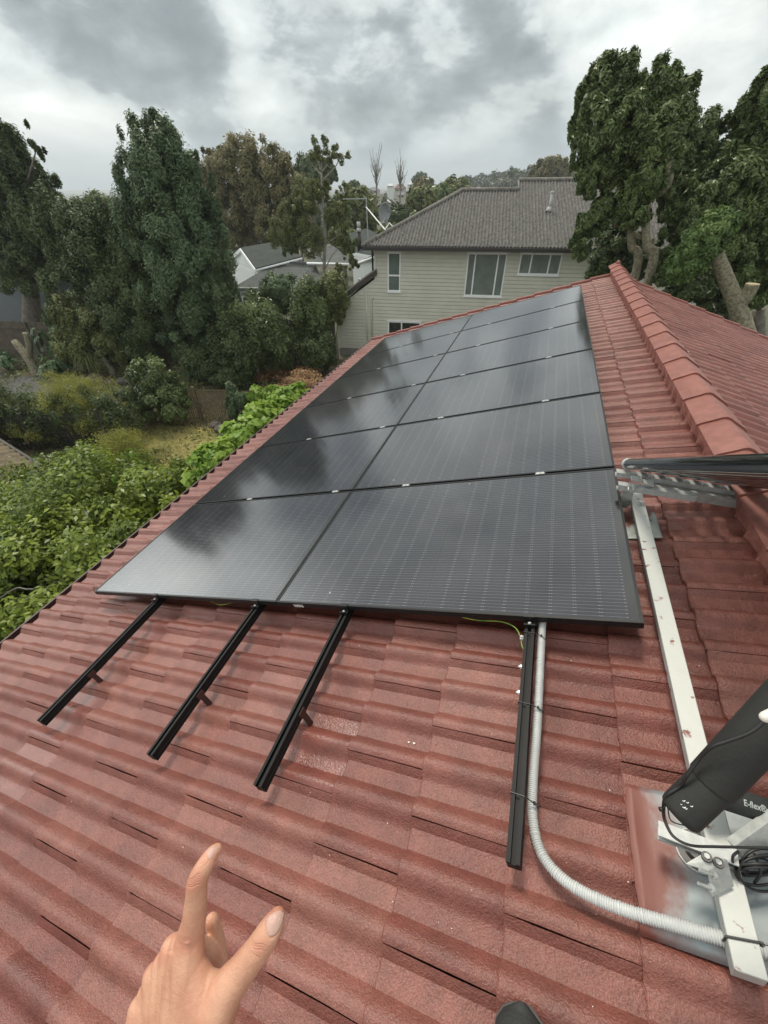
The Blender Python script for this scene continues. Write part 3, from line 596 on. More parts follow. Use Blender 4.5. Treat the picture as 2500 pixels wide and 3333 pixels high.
# corrugated roof
corr_m = mat('lichened_corrugated_roof', (0.165, 0.157, 0.145), 0.9, base2=(0.045, 0.042, 0.039), vscale=9, detail=12, bump=0.4, bscale=40)
OE, ZE = 0.50, 0.46; OR, ZRg = -3.9, 2.17; ORh, ZRh = -4.75, 2.50
sE0 = hs(1182, 806, OE)[0]
def sray(px, py, o): return hs(px, py, o)[0]
sR0 = sray(1505, 625, OR); sR1 = sray(1688, 622, OR); SR = S1 + .5
def corr(name):
    b = MB(); lo = []; hi = []; s = sE0; pit = 0.135; k = 0
    while s < SR:
        dz = 0.032 * math.sin(2 * math.pi * s / pit)
        if s < sR0: f = max(0.0, (s - sE0) / (sR0 - sE0)); o, z = OE + (OR - OE) * f, ZE + (ZRg - ZE) * f
        elif s < sR1: o, z = OR, ZRg
        else: o, z = ORh, ZRh
        lo.append(hp(s, OE, ZE + dz)); hi.append(hp(s, o, z + dz)); s += pit / 6
    b.grid([lo, [(a + c) / 2 for a, c in zip(lo, hi)], hi]); return b.build(name, corr_m, nb, smooth=True)
corr('roof')
b = MB(); eL2 = hp(sE0, -8.3, ZE); b.add([hp(sE0, OE, ZE), hp(sR0, OR, ZRg), eL2], [(0, 1, 2)]); b.add([eL2, hp(sR0, OR, ZRg), hp(sR1, OR, ZRg), hp(sR1, ORh, ZRh), hp(SR, ORh, ZRh), hp(SR, -8.6, ZE)], [(0, 1, 2, 5), (2, 3, 4, 5)]); b.build('rear_roof', corr_m, nb)
b = MB(); b.prism([hp(sE0 + .05, OE - .02, ZE - .02), hp(SR, OE - .02, ZE - .02), hp(SR, OE - .02, ZE - .05), hp(sE0 + .05, OE - .02, ZE - .05)], HN * -8); b.build('soffit', dark_trim, nb)
capm = mat('lichened_ridge_cap', (0.21, 0.195, 0.17), 0.9, base2=(0.12, 0.11, 0.10), vscale=5)
b = MB(); b.tube([hp(sE0 - .03, OE + .03, ZE), hp(sR0, OR, ZRg + .03)], 0.085, 8); b.tube([hp(sR0, OR, ZRg + .03), hp(sR1, OR, ZRg + .03)], 0.085, 8); b.tube([hp(sR1, ORh, ZRh + .03), hp(SR, ORh, ZRh + .03)], 0.085, 8); b.tube([hp(sR1, OR, ZRg), hp(sR1, ORh, ZRh)], 0.05, 8)
b.build('ridge_capping', capm, nb, smooth=True)
b = MB(); b.box((0, 0, 0), (1, 1, 1), lambda x, y, z: hp(sE0 - .04 + x * (SR - sE0), OE - .01 + y * .12, ZE - .16 + z * .125)); b.build('gutter', dark_trim, nb)
vq, vz = hs(1790, 690, -1.8); 
b = MB(); d0 = 0.46 + (2.17 - .46) * (0.5 + 2.2) / 4.4; b.tube([hp(vq, -2.2, d0 - .1), hp(vq, -2.2, d0 + .62)], .05, 10); b.tube([hp(vq, -2.2, d0 + .56), hp(vq, -2.2, d0 + .64)], .075, 10); b.tube([hp(vq - .02, -2.17, d0 - .05), hp(vq, -2.2, d0 + .12)], [.15, .06], 10)
b.build('vent_pipe', mat('grey_vent', (0.5, 0.51, 0.5), 0.6, var=.3), nb, smooth=True)

# satellite dish, television mast
dk = MB(); hub = at_y(1258, 690, 19.6); rd = 0.35
for i in range(9):
    r = rd * i / 8; row = []
    for k in range(25):
        a = 2 * math.pi * k / 24; row.append((hub[0] + r * math.cos(a) * 0.80, hub[1] - 0.10 + 0.30 * (r / rd) ** 2 * -0.5 + 0.18 * r * math.sin(a), hub[2] + r * math.sin(a)))
    if i == 0: G_ = []
    G_.append(row)
dish = thing('satellite_dish', 'grey satellite dish braced on the hip of the corrugated roof', 'satellite dish', at_y(1262, 745, 19.6))
dk.grid(G_); o = dk.build('reflector', mat('dish_grey', (0.20, 0.215, 0.22), 0.5), dish, smooth=True); md = o.modifiers.new('t', 'SOLIDIFY'); md.thickness = 0.02
b = MB(); base = at_y(1264, 738, 19.6); b.tube([hub + [0, -.05, -.1], hub + [0, -.45, -.35], hub + [0.05, -.5, -.32]], .02, 6); b.tube([hub + [0, .05, -.2], base - [0, 0, .6]], .035, 8); b.build('mount', alu_m, dish)
def rod(p1, p2, r): b.tube([p1, p2], r, 6)
b = MB(); rod(at_y(1266, 725, 19.5), at_y(1287, 745, 19.3), .022); rod(at_y(1266, 728, 19.6), at_y(1252, 748, 19.2), .018); b.build('brace', white_m, dish)
mast = thing('television_mast', 'thin television mast with a long stay left of the dish', 'aerial', at_y(1199, 790, 20))
b = MB(); rod(at_y(1192, 640, 20), at_y(1199, 800, 20), .022); b.build('pole', mat('mast_grey', (0.35, 0.37, 0.36), .5), mast)
b = MB(); rod(at_y(1192, 674, 20), at_y(1254, 748, 18.9), .026); b.build('stay', white_m, mast)
b = MB(); rod(at_y(1116, 648, 20), at_y(1193, 647, 20), .018)
for q in range(1120, 1190, 9): rod(at_y(q, 648, 19.8), at_y(q, 648, 20.2), .008)
b.build('aerial', mast.children[0].data.materials[0], mast)

# ------------------------------------------------------------------ white villa and its outbuildings behind the shrubs
cor2 = mat('grey_corrugated', (0.125, 0.132, 0.128), 0.7, 0.0, 0.2, base2=(0.09, 0.095, 0.09), vscale=2, detail=7)
slate = mat('green_grey_roofing', (0.055, 0.066, 0.058), 0.85, 0.0, 0.2, base2=(0.040, 0.050, 0.044), vscale=2.5, bump=.3, bscale=20)
wcl = mat('white_weatherboard', (0.66, 0.68, 0.66), 0.6, var=.06)
def slab(pts, t, m, parent, name):
    P = [at_y(*q) for q in pts]; b = MB(); b.prism(P, (0, 0, -t)); return b.build(name, m, parent)
def corrslab(q0, q1, q2, q3, pitch, amp, m, parent, name):     # eave left, eave right, top right, top left
    a, c, d, e = [np.array(at_y(*q)) for q in (q0, q1, q2, q3)]; n = int(np.linalg.norm(c - a) / pitch) * 6; b = MB(); lo = []; hi = []
    for i in range(n + 1):
        t = i / n; w = np.array([0, 0, amp * math.sin(2 * math.pi * i / 6)]); lo.append(a + (c - a) * t + w); hi.append(e + (d - e) * t + w)
    b.grid([lo, hi]); return b.build(name, m, parent, smooth=True)
def boards(A, B, z0f, z1f, parent, m, pitch=0.17, name='weatherboards'):
    A = np.array(A, float); B = np.array(B, float); w = B - A; w[2] = 0; w /= np.linalg.norm(w); n = np.array([w[1], -w[0], 0])
    if n @ (CAM - A) < 0: n = -n
    b = MB(); z = z0f
    while z < z1f:
        b.add([(*(A + n * .03)[:2], z), (*(B + n * .03)[:2], z), (*(B)[:2], z + pitch), (*(A)[:2], z + pitch), (*A[:2], z), (*B[:2], z)], [(0, 1, 2, 3), (4, 5, 1, 0)]); z += pitch
    return b.build(name, m, parent)
vil = thing('white_villa', 'white weatherboard villa with green grey roof seen between the trees', 'house', (-11, 30, GZ - .5))
slab([(832, 873, 26), (983, 834, 29), (905, 784, 33), (783, 806, 29)], .12, slate, vil, 'roof')
slab([(783, 806, 29), (905, 784, 33), (850, 800, 36), (730, 830, 33)], .12, slate, vil, 'roof')
P = [at_y(832, 876, 26), at_y(983, 837, 29)]; b = MB(); b.tube([p + [0, 0, -.08] for p in P], .075, 8); b.tube([P[0] + [0, 0, -.1], P[0] + [0.1, 0, -.7]], .05, 8); b.build('gutter', white_m, vil, smooth=True)
b = MB(); a, c = at_y(783, 808, 28.9), at_y(832, 876, 25.9); b.prism([a, c, c - [0, 0, .22], a - [0, 0, .22]], (-.05, -.05, 0)); a2 = at_y(740, 850, 31); b.prism([a, a2, a2 - [0, 0, .22], a - [0, 0, .22]], (-.05, -.05, 0)); b.build('barge_board', white_m, vil)
g0, g1, g2 = at_y(734, 880, 31.2), at_y(783, 812, 29.2), at_y(830, 880, 26.2); b = MB(); b.add([g0, g1, g2, (g2[0], g2[1], GZ - 2), (g0[0], g0[1], GZ - 2)], [(0, 1, 2, 3, 4)]); b.build('gable_wall', wcl, vil)
boards(g0, g2, g2[2] - 2.4, g2[2] - .1, vil, wcl)
lean = thing('veranda', 'low corrugated veranda roof on dark posts below the villa gable', 'veranda', (-8, 25, GZ - .5))
corrslab((762, 934, 23.5), (1056, 936, 25.5), (1030, 868, 29), (886, 861, 27.5), .16, .02, cor2, lean, 'roof')
b = MB(); a, c = at_y(762, 938, 23.5), at_y(1056, 940, 25.5); b.prism([a, c, c - [0, 0, .16], a - [0, 0, .16]], (0, .06, 0)); a, c = at_y(886, 859, 27.5), at_y(1030, 864, 29); b.prism([a, c, c + [0, 0, .18], a + [0, 0, .18]], (0, .1, 0)); b.build('fascia', mat('lead_fascia', (0.10, 0.11, 0.11), .6), lean)
dkp = mat('dark_post', (0.06, 0.065, 0.065), .7)
for i in range(6):
    t = i / 5; p = at_y(772, 940, 23.8) * (1 - t) + at_y(1050, 944, 25.6) * t; b = MB(); b.box((p[0] - .07, p[1] - .07, GZ - 1), (p[0] + .07, p[1] + .07, p[2])); b.build('post', dkp, lean)
    if i < 5:
        b = MB(); p2 = at_y(772, 940, 24.6) * (1 - t - .1) + at_y(1050, 944, 26.4) * (t + .1)
        b.box((p2[0] - .45, p2[1], p2[2] - 1.6), (p2[0] + .45, p2[1] + .06, p2[2] - .45)); w = b.build('window', white_m, lean)
        b = MB(); b.box((p2[0] - .38, p2[1] - .01, p2[2] - 1.5), (p2[0] - .03, p2[1] - .004, p2[2] - .55)); b.box((p2[0] + .03, p2[1] - .01, p2[2] - 1.5), (p2[0] + .38, p2[1] - .004, p2[2] - .55)); b.build('pane', wg2, w)
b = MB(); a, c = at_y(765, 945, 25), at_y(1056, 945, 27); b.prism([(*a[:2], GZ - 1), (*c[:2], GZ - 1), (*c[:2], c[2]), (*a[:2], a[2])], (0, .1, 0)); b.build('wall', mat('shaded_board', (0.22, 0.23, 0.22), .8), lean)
cot = thing('white_cottage', 'white weatherboard cottage with grey roof and black flue beside the tall slender tree', 'house', (-6, 27, GZ - .5))
corrslab((1010, 858, 28), (1160, 861, 27), (1085, 800, 32), (1032, 800, 32), .16, .02, cor2, cot, 'roof')
slab([(1155, 858, 26), (1213, 837, 24.5), (1226, 758, 29), (1193, 743, 30), (1134, 760, 32)], .1, slate, cot, 'roof')
b = MB(); b.tube([at_y(1000, 857, 27.6), at_y(1160, 861, 27)], .07, 8); b.tube([at_y(1155, 860, 26), at_y(1216, 839, 24.5)], .07, 8); b.build('gutter', white_m, cot, smooth=True)
a, c = at_y(1150, 880, 26.1), at_y(1236, 850, 24.4); b = MB(); b.prism([(*a[:2], GZ - 1), (*c[:2], GZ - 1), (*c[:2], c[2] + .25), (*a[:2], a[2] + .7)], (.3, .3, 0)); b.build('wall', wcl, cot); boards(a, c, GZ, c[2] + .2, cot, wcl)
for (x0, y0, x1, y1) in ((1168, 905, 1178, 930), (1182, 898, 1192, 925)):
    p = at_y(x0, y0, 25.2); q = at_y(x1, y1, 24.9); b = MB(); b.prism([p, (q[0], q[1], p[2]), q, (p[0], p[1], q[2])], (-.02, -.06, 0)); w = b.build('window', white_m, cot)
    i_ = lambda A_, B_, t: A_ * (1 - t) + B_ * t
    cc = (p + q) / 2; pp = i_(p, cc, .2); qq = i_(q, cc, .2); b = MB(); b.prism([pp, (qq[0], qq[1], pp[2]), qq, (pp[0], pp[1], qq[2])], (-.025, -.075, 0)); b.build('pane', wg2, w)
fl = at_y(1170, 800, 27.5); b = MB(); b.tube([fl - [0, 0, .3], fl + [0, 0, .75]], .14, 10); b.build('flue', dark_trim, cot, smooth=True); b = MB(); b.tube([fl + [0, 0, .75], fl + [0, 0, .95]], [.17, .1], 10); b.tube([fl + [0, 0, .95], fl + [0, 0, 1.25]], .11, 10); b.build('flue_cap', alu_m, cot, smooth=True)
gh_ = thing('grey_house', 'dim grey weatherboard house at the left edge behind the dark trees', 'house', (-24, 18, GZ - 1))
a, c = np.array([-31, 13.4, 0.0]), np.array([-19.2, 19.0, 0.0]); ggm = mat('grey_board', (0.17, 0.19, 0.20), .7, var=.1)
b = MB(); b.prism([(*a[:2], GZ - 2), (*c[:2], GZ - 2), (*c[:2], -.9), (*a[:2], -.9)], (-2, 4, 0)); b.build('wall', ggm, gh_); boards(a, c, GZ - 1, -.95, gh_, ggm, .16)
b = MB(); b.prism([(-31.4, 12.9, -.9), (-18.7, 19, -.9), (-19.7, 21.2, .3), (-32.4, 15.1, .3)], (0, 0, .1)); b.build('roof', slate, gh_)
for (x, y) in ((20, 1062), (62, 1066)):
    d = ray(x, y); w = c - a; n = np.array([w[1], -w[0], 0]); n /= np.linalg.norm(n); t = ((a - CAM) @ n) / (d @ n); p = CAM + d * t; w = w / np.linalg.norm(w)
    b = MB(); b.prism([p + n * .04, p + w * .7 + n * .04, p + w * .7 + n * .04 - [0, 0, 1.1], p + n * .04 - [0, 0, 1.1]], n * .05); fr = b.build('window', dark_trim, gh_)
    b = MB(); b.prism([p + w * .08 + n * .095 - [0, 0, .08], p + w * .62 + n * .095 - [0, 0, .08], p + w * .62 + n * .095 - [0, 0, 1.02], p + w * .08 + n * .095 - [0, 0, 1.02]], n * .01); b.build('pane', wg1, fr)
# tiled shed roof at the left edge
shed = thing('tiled_shed', 'low shed with a mossy brown tiled roof at the left edge', 'shed', (-13.5, 3.5, GZ))
stm = mat('mossy_brown_tile', (0.17, 0.125, 0.075), .85, base2=(0.10, 0.085, 0.05), vscale=4, bump=.4, bscale=30, detail=8)
def Zp(x, y, z): return at_zz(x, y, z)
e0, e1 = Zp(190, 1560, -2.6), Zp(0, 1440, -2.6)
b = MB(); rows = []; R0 = e0; w = (e1 - e0); w /= np.linalg.norm(w); w2 = np.array([-w[1], w[0], 0.0]);
if w2[1] > 0: w2 = -w2
dn = w2 * 0.94 + np.array([0, 0, 0.30]); L_ = 7.0
for k in range(9):
    for e in (0.0, 1.0):
        row = []; q = (k + e) * .36; i = 0; s = -1.0
        while s < L_: row.append(e0 + w * s + dn * q + np.array([0, 0, .035 * math.sin(2 * math.pi * s / .30) + (.045 if e == 0 else 0.0)])); s += .05
        rows.append(row)
b.grid(rows); b.build('roof', stm, shed, smooth=True, sharp=40)
b = MB(); b.prism([e0 - w + [0, 0, .08], e0 + w * L_ + [0, 0, .08], e0 + w * L_ - [0, 0, .1], e0 - w - [0, 0, .1]], -w2 * .06); b.build('fascia', rake_m, shed)
b = MB(); q = w2 * .2; b.prism([e0 - w * .8 + q - [0, 0, .03], e0 + w * L_ + q - [0, 0, .03], (*(e0 + w * L_ + q)[:2], GZ), (*(e0 - w * .8 + q)[:2], GZ)], w2 * 2.2); b.build('wall', rake_m, shed)

# ------------------------------------------------------------------ fences
pal_m = mat('old_paling', (0.115, 0.095, 0.07), .9, base2=(0.07, 0.06, 0.045), vscale=5, bump=.4, bscale=40, detail=8)
def paling(name, label, A, B, h, cap_=True):
    A = np.array([*A, GZ]); B = np.array([*B, GZ]); w = B - A; L = np.linalg.norm(w); w /= L; n = np.array([w[1], -w[0], 0]); g = random.Random(int(L * 10))
    t = thing(name, label, 'fence', A); b = MB(); s = 0
    while s < L: hh = h + g.uniform(-.03, .03); wd = .14; p = A + w * s; b.prism([p, p + w * wd, p + w * wd + [0, 0, hh], p + [0, 0, hh]], n * (.02 + g.uniform(0, .01))); s += .15
    b.build('palings', pal_m, t); b = MB()
    for z in (.35, h - .3): b.prism([A + n * .035 + [0, 0, z], B + n * .035 + [0, 0, z], B + n * .035 + [0, 0, z + .09], A + n * .035 + [0, 0, z + .09]], n * .05)
    b.build('rail', pal_m, t)
    s = 0.2
    while s < L: b = MB(); p = A + w * s + n * .04; b.prism([p, p + w * .1, p + w * .1 + [0, 0, h], p + [0, 0, h]], n * .1); b.build('post', pal_m, t); s += 2.3
    return t
paling('timber_fence', 'old timber paling fence behind the driveway and its dark trees', (-27, 11.4), (-13.4, 14.0), 1.7)
paling('timber_fence', 'old timber paling fence with a gate shape behind the garden shrubs', (-13.3, 14.0), (-6.15, 17.3), 1.8)
# wattle screen
wat_m = mat('dry_wattle', (0.20, 0.155, 0.09), .9, base2=(0.11, 0.085, 0.05), vscale=8)
def lattice(name, label, A, B, h, m, pitch, th, posts=True, cat='fence', frame=False, zb=0.0):
    A = np.array([*A, GZ + zb]); B = np.array([*B, GZ + zb]); w = B - A; L = np.linalg.norm(w); w /= L; n = np.array([w[1], -w[0], 0]); t = thing(name, label, cat, A); b = MB(); s = 0; g = random.Random(3)
    while s < L: p = A + w * s; b.prism([p, p + w * th, p + w * th + [g.uniform(-.02, .02), 0, h], p + [0, 0, h]], n * .012); s += pitch
    z = .05
    while z < h: b.prism([A + n * .013 + [0, 0, z], B + n * .013 + [0, 0, z], B + n * .013 + [0, 0, z + th], A + n * .013 + [0, 0, z + th]], n * .012); z += pitch
    b.build('lattice', m, t)
    if posts:
        s = 0
        while s <= L + .01: p = A + w * (s - .04) + n * .03; b = MB(); b.prism([p, p + w * .08, p + w * .08 + [0, 0, h + .1], p + [0, 0, h + .1]], n * .08); b.build('post', m, t); s += L / 3
    if frame:
        b = MB(); b.prism([A + [0, 0, h], B + [0, 0, h], B + [0, 0, h + .1], A + [0, 0, h + .1]], n * .06); b.build('rail', m, t)
    return t
lattice('wattle_fence', 'brown wattle screen fence along the far edge of the dry lawn', (-9.3, 9.2), (-5.2, 10.2), 1.15, wat_m, .075, .022)
lattice('lattice_trellis', 'dark lattice trellis under the clipped hedge at left', (-15.5, 4.2), (-9.5, 7.0), 1.2, mat('dark_lattice', (0.045, 0.042, 0.035), .8), .13, .03)
lattice('white_trellis', 'white diamond trellis corner at the left edge by the driveway', (-16.9, 4.3), (-15.15, 7.6), 1.1, white_m, .16, .05, True, 'trellis', True)

# ------------------------------------------------------------------ plants
bark_m = mat('lichened_bark', (0.27, 0.25, 0.17), .9, base2=(0.115, 0.095, 0.065), vscale=16, bump=.9, bscale=22, detail=9, bdist=.03)
bark2 = mat('grey_bark', (0.22, 0.20, 0.17), .9, base2=(0.12, 0.105, 0.085), vscale=6, bump=.6, bscale=18, bdist=.03)
cut_m = mat('cut_wood', (0.50, 0.42, 0.28), .8, base2=(0.38, 0.30, 0.18), vscale=14)
LB = 1.9
def lm_(name, a, b, *r): return leafmat(name, tuple(min(.6, c * LB) for c in a), tuple(min(.6, c * LB) for c in b), *r)
G = dict(
    dark=lm_('dark_evergreen', (0.020, 0.033, 0.011), (0.072, 0.095, 0.034)),
    grey=lm_('grey_green', (0.030, 0.052, 0.024), (0.090, 0.125, 0.060)),
    olive=lm_('olive_leaf', (0.040, 0.052, 0.016), (0.120, 0.130, 0.045)),
    brown=lm_('autumn_olive', (0.060, 0.060, 0.024), (0.145, 0.125, 0.055)),
    gloss=lm_('glossy_leaf', (0.027, 0.043, 0.014), (0.100, 0.130, 0.045), .32, .18),
    lemon=lm_('lemon_leaf', (0.018, 0.038, 0.007), (0.175, 0.215, 0.030), .35, .35),
    lime=lm_('lime_leaf', (0.080, 0.150, 0.018), (0.190, 0.255, 0.045), .45, .45),
    yel=lm_('feathery_yellow', (0.085, 0.095, 0.018), (0.230, 0.230, 0.050), .5, .35),
    fern=lm_('fern_green', (0.020, 0.040, 0.016), (0.055, 0.090, 0.036)),
    dry=lm_('dead_leaves', (0.110, 0.060, 0.030), (0.240, 0.150, 0.075), .7, .1),
)
def limbs(b, base, tops, r0, g, seg=8):
    base = np.array(base, float)
    for tpt in tops:
        tpt = np.array(tpt, float); mid = base * .5 + tpt * .5 + np.array([g.uniform(-.3, .3), g.uniform(-.3, .3), .2]) * np.linalg.norm(tpt - base) * .2
        b.tube(spline([base, mid, tpt], 4), [r0 * (1 - .85 * i / 8) for i in range(9)], seg)
def tree(name, label, base, blobs, n, size, lm, trunk_r=.25, bark=None, seed=1, cat='tree', split=.45, group=None, **kw):
    base = np.array(base, float); t = thing(name, label, cat, base, group); g = random.Random(seed)
    cen = np.mean([b[:3] for b in blobs], axis=0); fork = base * (1 - split) + np.array([cen[0], cen[1], cen[2]]) * split
    b = MB(); b.tube(spline([base - [0, 0, .1], base * .6 + fork * .4 + [.05, 0, 0], fork], 4), [trunk_r * (1.15 - .5 * i / 8) for i in range(9)], 10)
    limbs(b, fork, [bl[:3] for bl in blobs][:9], trunk_r * .26, g, 6)
    b.build('trunk', bark or bark2, t, smooth=True)
    leaves('crown', blobs, int(n * 1.9), size * .98, lm, t, seed=seed, **kw); return t
def gxy(x, y): return (x, y, gh(x, y))

# left: far conifer, dense evergreen, tall column, brown-green tree
c0 = at_y(60, 800, 16)
tree('conifer_tree', 'tall dark feathery tree at the left edge behind the grey house', (-24.5, 15.5, GZ), [pb(30, 560, 15.5, 105, 175), pb(110, 700, 15.5, 110, 190), pb(-110, 620, 15.5, 160, 240), pb(190, 670, 16, 65, 75), pb(240, 720, 16.5, 50, 50), pb(120, 480, 15.5, 30, 60), pb(20, 430, 15.5, 25, 50), pb(60, 860, 15.5, 140, 90), pb(90, 600, 15.8, 70, 120), pb(150, 780, 15.5, 90, 120), pb(40, 760, 15.5, 90, 120), pb(200, 720, 16, 60, 80), pb(-60, 440, 15.5, 60, 60)], 60000, .20, G['dark'], .5, seed=21, aspect=.3, sub=(.12, .24), nsub=34)
tree('evergreen_tree', 'broad dense dark green tree over the driveway fence', (-16.6, 12.9, GZ), [pb(240, 780, 13, 110, 130), pb(320, 730, 13.5, 75, 75), pb(370, 900, 13, 130, 150), pb(240, 960, 13, 90, 110), pb(430, 1050, 12.8, 130, 90), pb(180, 1010, 13, 60, 60), pb(540, 1000, 13, 80, 110), pb(420, 780, 13.2, 90, 130), pb(330, 820, 13, 110, 130), pb(450, 940, 13, 100, 110), pb(300, 1030, 12.9, 90, 70)], 62000, .13, G['dark'], .35, seed=22, nsub=34, sub=(.16, .30))
tree('columnar_tree', 'tallest left tree, a silvery green rounded column', (-11.9, 13.6, GZ), [pb(500, 480, 13.6, 98, 100), pb(450, 570, 13.6, 80, 130), pb(560, 600, 13.6, 120, 160), pb(640, 560, 13.8, 55, 90), pb(500, 760, 13.6, 120, 150), pb(660, 760, 13.6, 100, 140), pb(580, 920, 13.4, 150, 140), pb(700, 900, 13.4, 85, 110), pb(620, 1080, 13.2, 110, 80), pb(520, 410, 13.6, 62, 45), pb(530, 530, 13.5, 110, 110), pb(570, 700, 13.4, 130, 150), pb(600, 830, 13.3, 140, 130)], 90000, .125, G['grey'], .35, seed=23, nsub=40, sub=(.14, .27), aspect=.34)
tree('autumn_tree', 'broad olive brown tree rising behind the silvery column', gxy(-20, 37), [pb(760, 540, 37, 95, 70), pb(850, 560, 37, 105, 85), pb(930, 600, 37, 55, 75), pb(720, 640, 37, 90, 110), pb(860, 700, 37, 110, 95), pb(930, 730, 37, 60, 70), pb(700, 520, 37, 50, 45), pb(760, 760, 37, 90, 70), pb(820, 500, 37, 40, 40), pb(890, 530, 37, 40, 40)], 42000, .24, G['brown'], .4, seed=24, nsub=44, sub=(.12, .26))
tree('yellow_green_tree', 'lower yellowish green bushy tree in front of the dense evergreen', (-14.6, 11.9, GZ), [pb(215, 1040, 11.9, 50, 70), pb(250, 1120, 11.9, 75, 60), pb(330, 1060, 12, 65, 50), pb(360, 1130, 12, 55, 45)], 16000, .12, G['olive'], .14, seed=25, nsub=34)
# shrubs along the back fence
SHR = [('shrub', 'dark clipped looking shrub right of the column tree', 760, 1120, 12.6, 85, 90, 'dark'), ('shrub', 'broad leafy shrub mass in the middle of the back fence', 820, 1040, 14.0, 115, 80, 'gloss'),
      ('shrub', 'bushy grey green shrub in front of the veranda', 905, 940, 16.2, 65, 45, 'grey'), ('shrub', 'tall shrub covering the fence beside the weatherboard wall', 1010, 1015, 15.6, 72, 85, 'gloss'),
      ('shrub', 'low dark shrub at the foot of the fence near the gate', 1030, 1130, 14.8, 70, 55, 'dark'), ('shrub', 'dark spiky leaved shrub above the brown leaf heap', 730, 1200, 12.2, 70, 45, 'dark'),
      ('shrub', 'small dark shrub between the evergreen and the middle shrubs', 640, 1160, 12.6, 70, 60, 'dark'), ('shrub', 'tall shrub behind the middle of the fence', 870, 1090, 14.3, 90, 80, 'gloss'), ('shrub', 'olive shrub by the corner of the sage house', 1080, 960, 17.0, 55, 55, 'olive')]
for i, (nm, lab, px, py, Y, rx, ry, k) in enumerate(SHR):
    e = pb(px, py, Y, rx, ry); base = (e[0], e[1], GZ)
    bl = [e, (e[0] - e[3] * .5, e[1], e[2] - e[5] * .5, e[3] * .6, e[4] * .6, e[5] * .7), (e[0] + e[3] * .5, e[1] - .2, e[2] - e[5] * .4, e[3] * .6, e[4] * .6, e[5] * .8), (e[0], e[1], max(GZ + .7, e[2] - e[5] * 1.1), e[3] * .85, e[4] * .8, e[5] * .6)]
    tree(nm, lab, base, bl, 15000, .11, G[k], .09, seed=40 + i, cat='shrub', nsub=34, split=.3)
tree('citrus_bush', 'round glossy citrus bush left of the wattle screen', (-9.75, 8.7, GZ), [pb(500, 1240, 8.9, 75, 60), pb(540, 1300, 8.9, 80, 60), pb(470, 1310, 8.7, 55, 60)], 12000, .11, G['gloss'], .08, seed=60, cat='bush')
def wispy(name, label, base, H, Rd, n, lm, seed):
    t = thing(name, label, 'bush', base); g = random.Random(seed); b = MB(); base = np.array(base); bl = []
    for k in range(38):
        a = g.uniform(0, 2 * math.pi); r = Rd * g.uniform(.2, 1.0) ; h = H * g.uniform(.5, 1.0) * (1 - .35 * (r / Rd) ** 2); tip = base + [math.cos(a) * r, math.sin(a) * r, h]
        b.tube(spline([base, base + [math.cos(a) * r * .35, math.sin(a) * r * .35, h * .6], tip], 3), [.018 * (1 - .8 * i / 6) for i in range(7)], 5)
        bl.append((*(tip - [0, 0, .1]), .34, .34, .26)); m_ = base + (tip - base) * .6; bl.append((m_[0], m_[1], m_[2], .38, .38, .35))
    b.build('stems', bark2, t); leaves('foliage', bl, n, .085, lm, t, seed=seed, aspect=.14, sub=(.3, .6), nsub=14, droop=.3, jit=.9); return t
wispy('feathery_bush', 'feathery yellow green bush between the hedge and the citrus', (-11.2, 7.3, GZ), 2.2, 1.6, 42000, G['yel'], 5)
wispy('feathery_bush', 'small feathery yellow bush at the left edge of the dry lawn', (-8.15, 6.3, GZ), 1.1, .85, 12000, G['yel'], 6)
# hedge on the trellis at left
bl = [(-15.4 + i * .75, 4.7 + i * .36, GZ + .95 + .1 * math.sin(i * 2), .62, .55, .75) for i in range(9)]
tree('hedge', 'dark clipped hedge growing on the lattice trellis at left', (-12.5, 6.1, GZ), bl, 30000, .085, G['dark'], .04, seed=62, cat='hedge', nsub=36)
# the lemon tree below the gutter
bl = []; g = random.Random(12)
for (x, y, z, r) in ((-2.6, 1.2, -2.2, 1.3), (-3.6, 2.4, -2.3, 1.35), (-5.0, 2.9, -2.7, 1.3), (-4.4, 1.0, -2.5, 1.4), (-2.5, 2.7, -2.1, 1.0), (-1.9, .1, -2.4, 1.1), (-3.4, -.3, -2.6, 1.3), (-6.2, 2.4, -3.1, 1.3), (-5.9, .9, -3.0, 1.4), (-1.9, 2.0, -2.1, .8), (-2.0, -1.2, -2.7, 1.2), (-7.3, 1.6, -3.4, 1.3)): bl.append((x - .38, y, z, r, r, r * .82))
lt = tree('lemon_tree', 'large bright green lemon tree crowding the gutter at left', (-3.7, 1.2, GZ), bl, 170000, .092, G['lemon'], .12, seed=70, nsub=70, sub=(.16, .32), aspect=.46, up=.5, split=.35)
fm = mat('green_lemon', (0.16, 0.26, 0.05), .4)
for (x, y) in ((372, 1555), (372, 1567), (255, 1640), (90, 1700), (430, 1480), (520, 1620)):
    p = at_y(x, y, 2.75 if x > 300 else 2.2); b = MB(); b.tube([p - [0, 0, .03], p, p + [0, 0, .03]], [.030, .036, .030], 10, round_ends=True); b.build('lemon', fm, lt, smooth=True)
b = MB(); g = random.Random(77)
for k in range(16):
    p = np.array([g.uniform(-3.4, -1.9), g.uniform(-1.0, .4), g.uniform(-1.9, -1.5)]); pts = [p]
    for q in range(6): pts.append(pts[-1] + [g.uniform(-.18, .18), g.uniform(-.18, .22), g.uniform(-.06, .07)])
    b.tube(spline(pts, 3), .009, 5)
b.build('bare_twigs', bark2, lt)
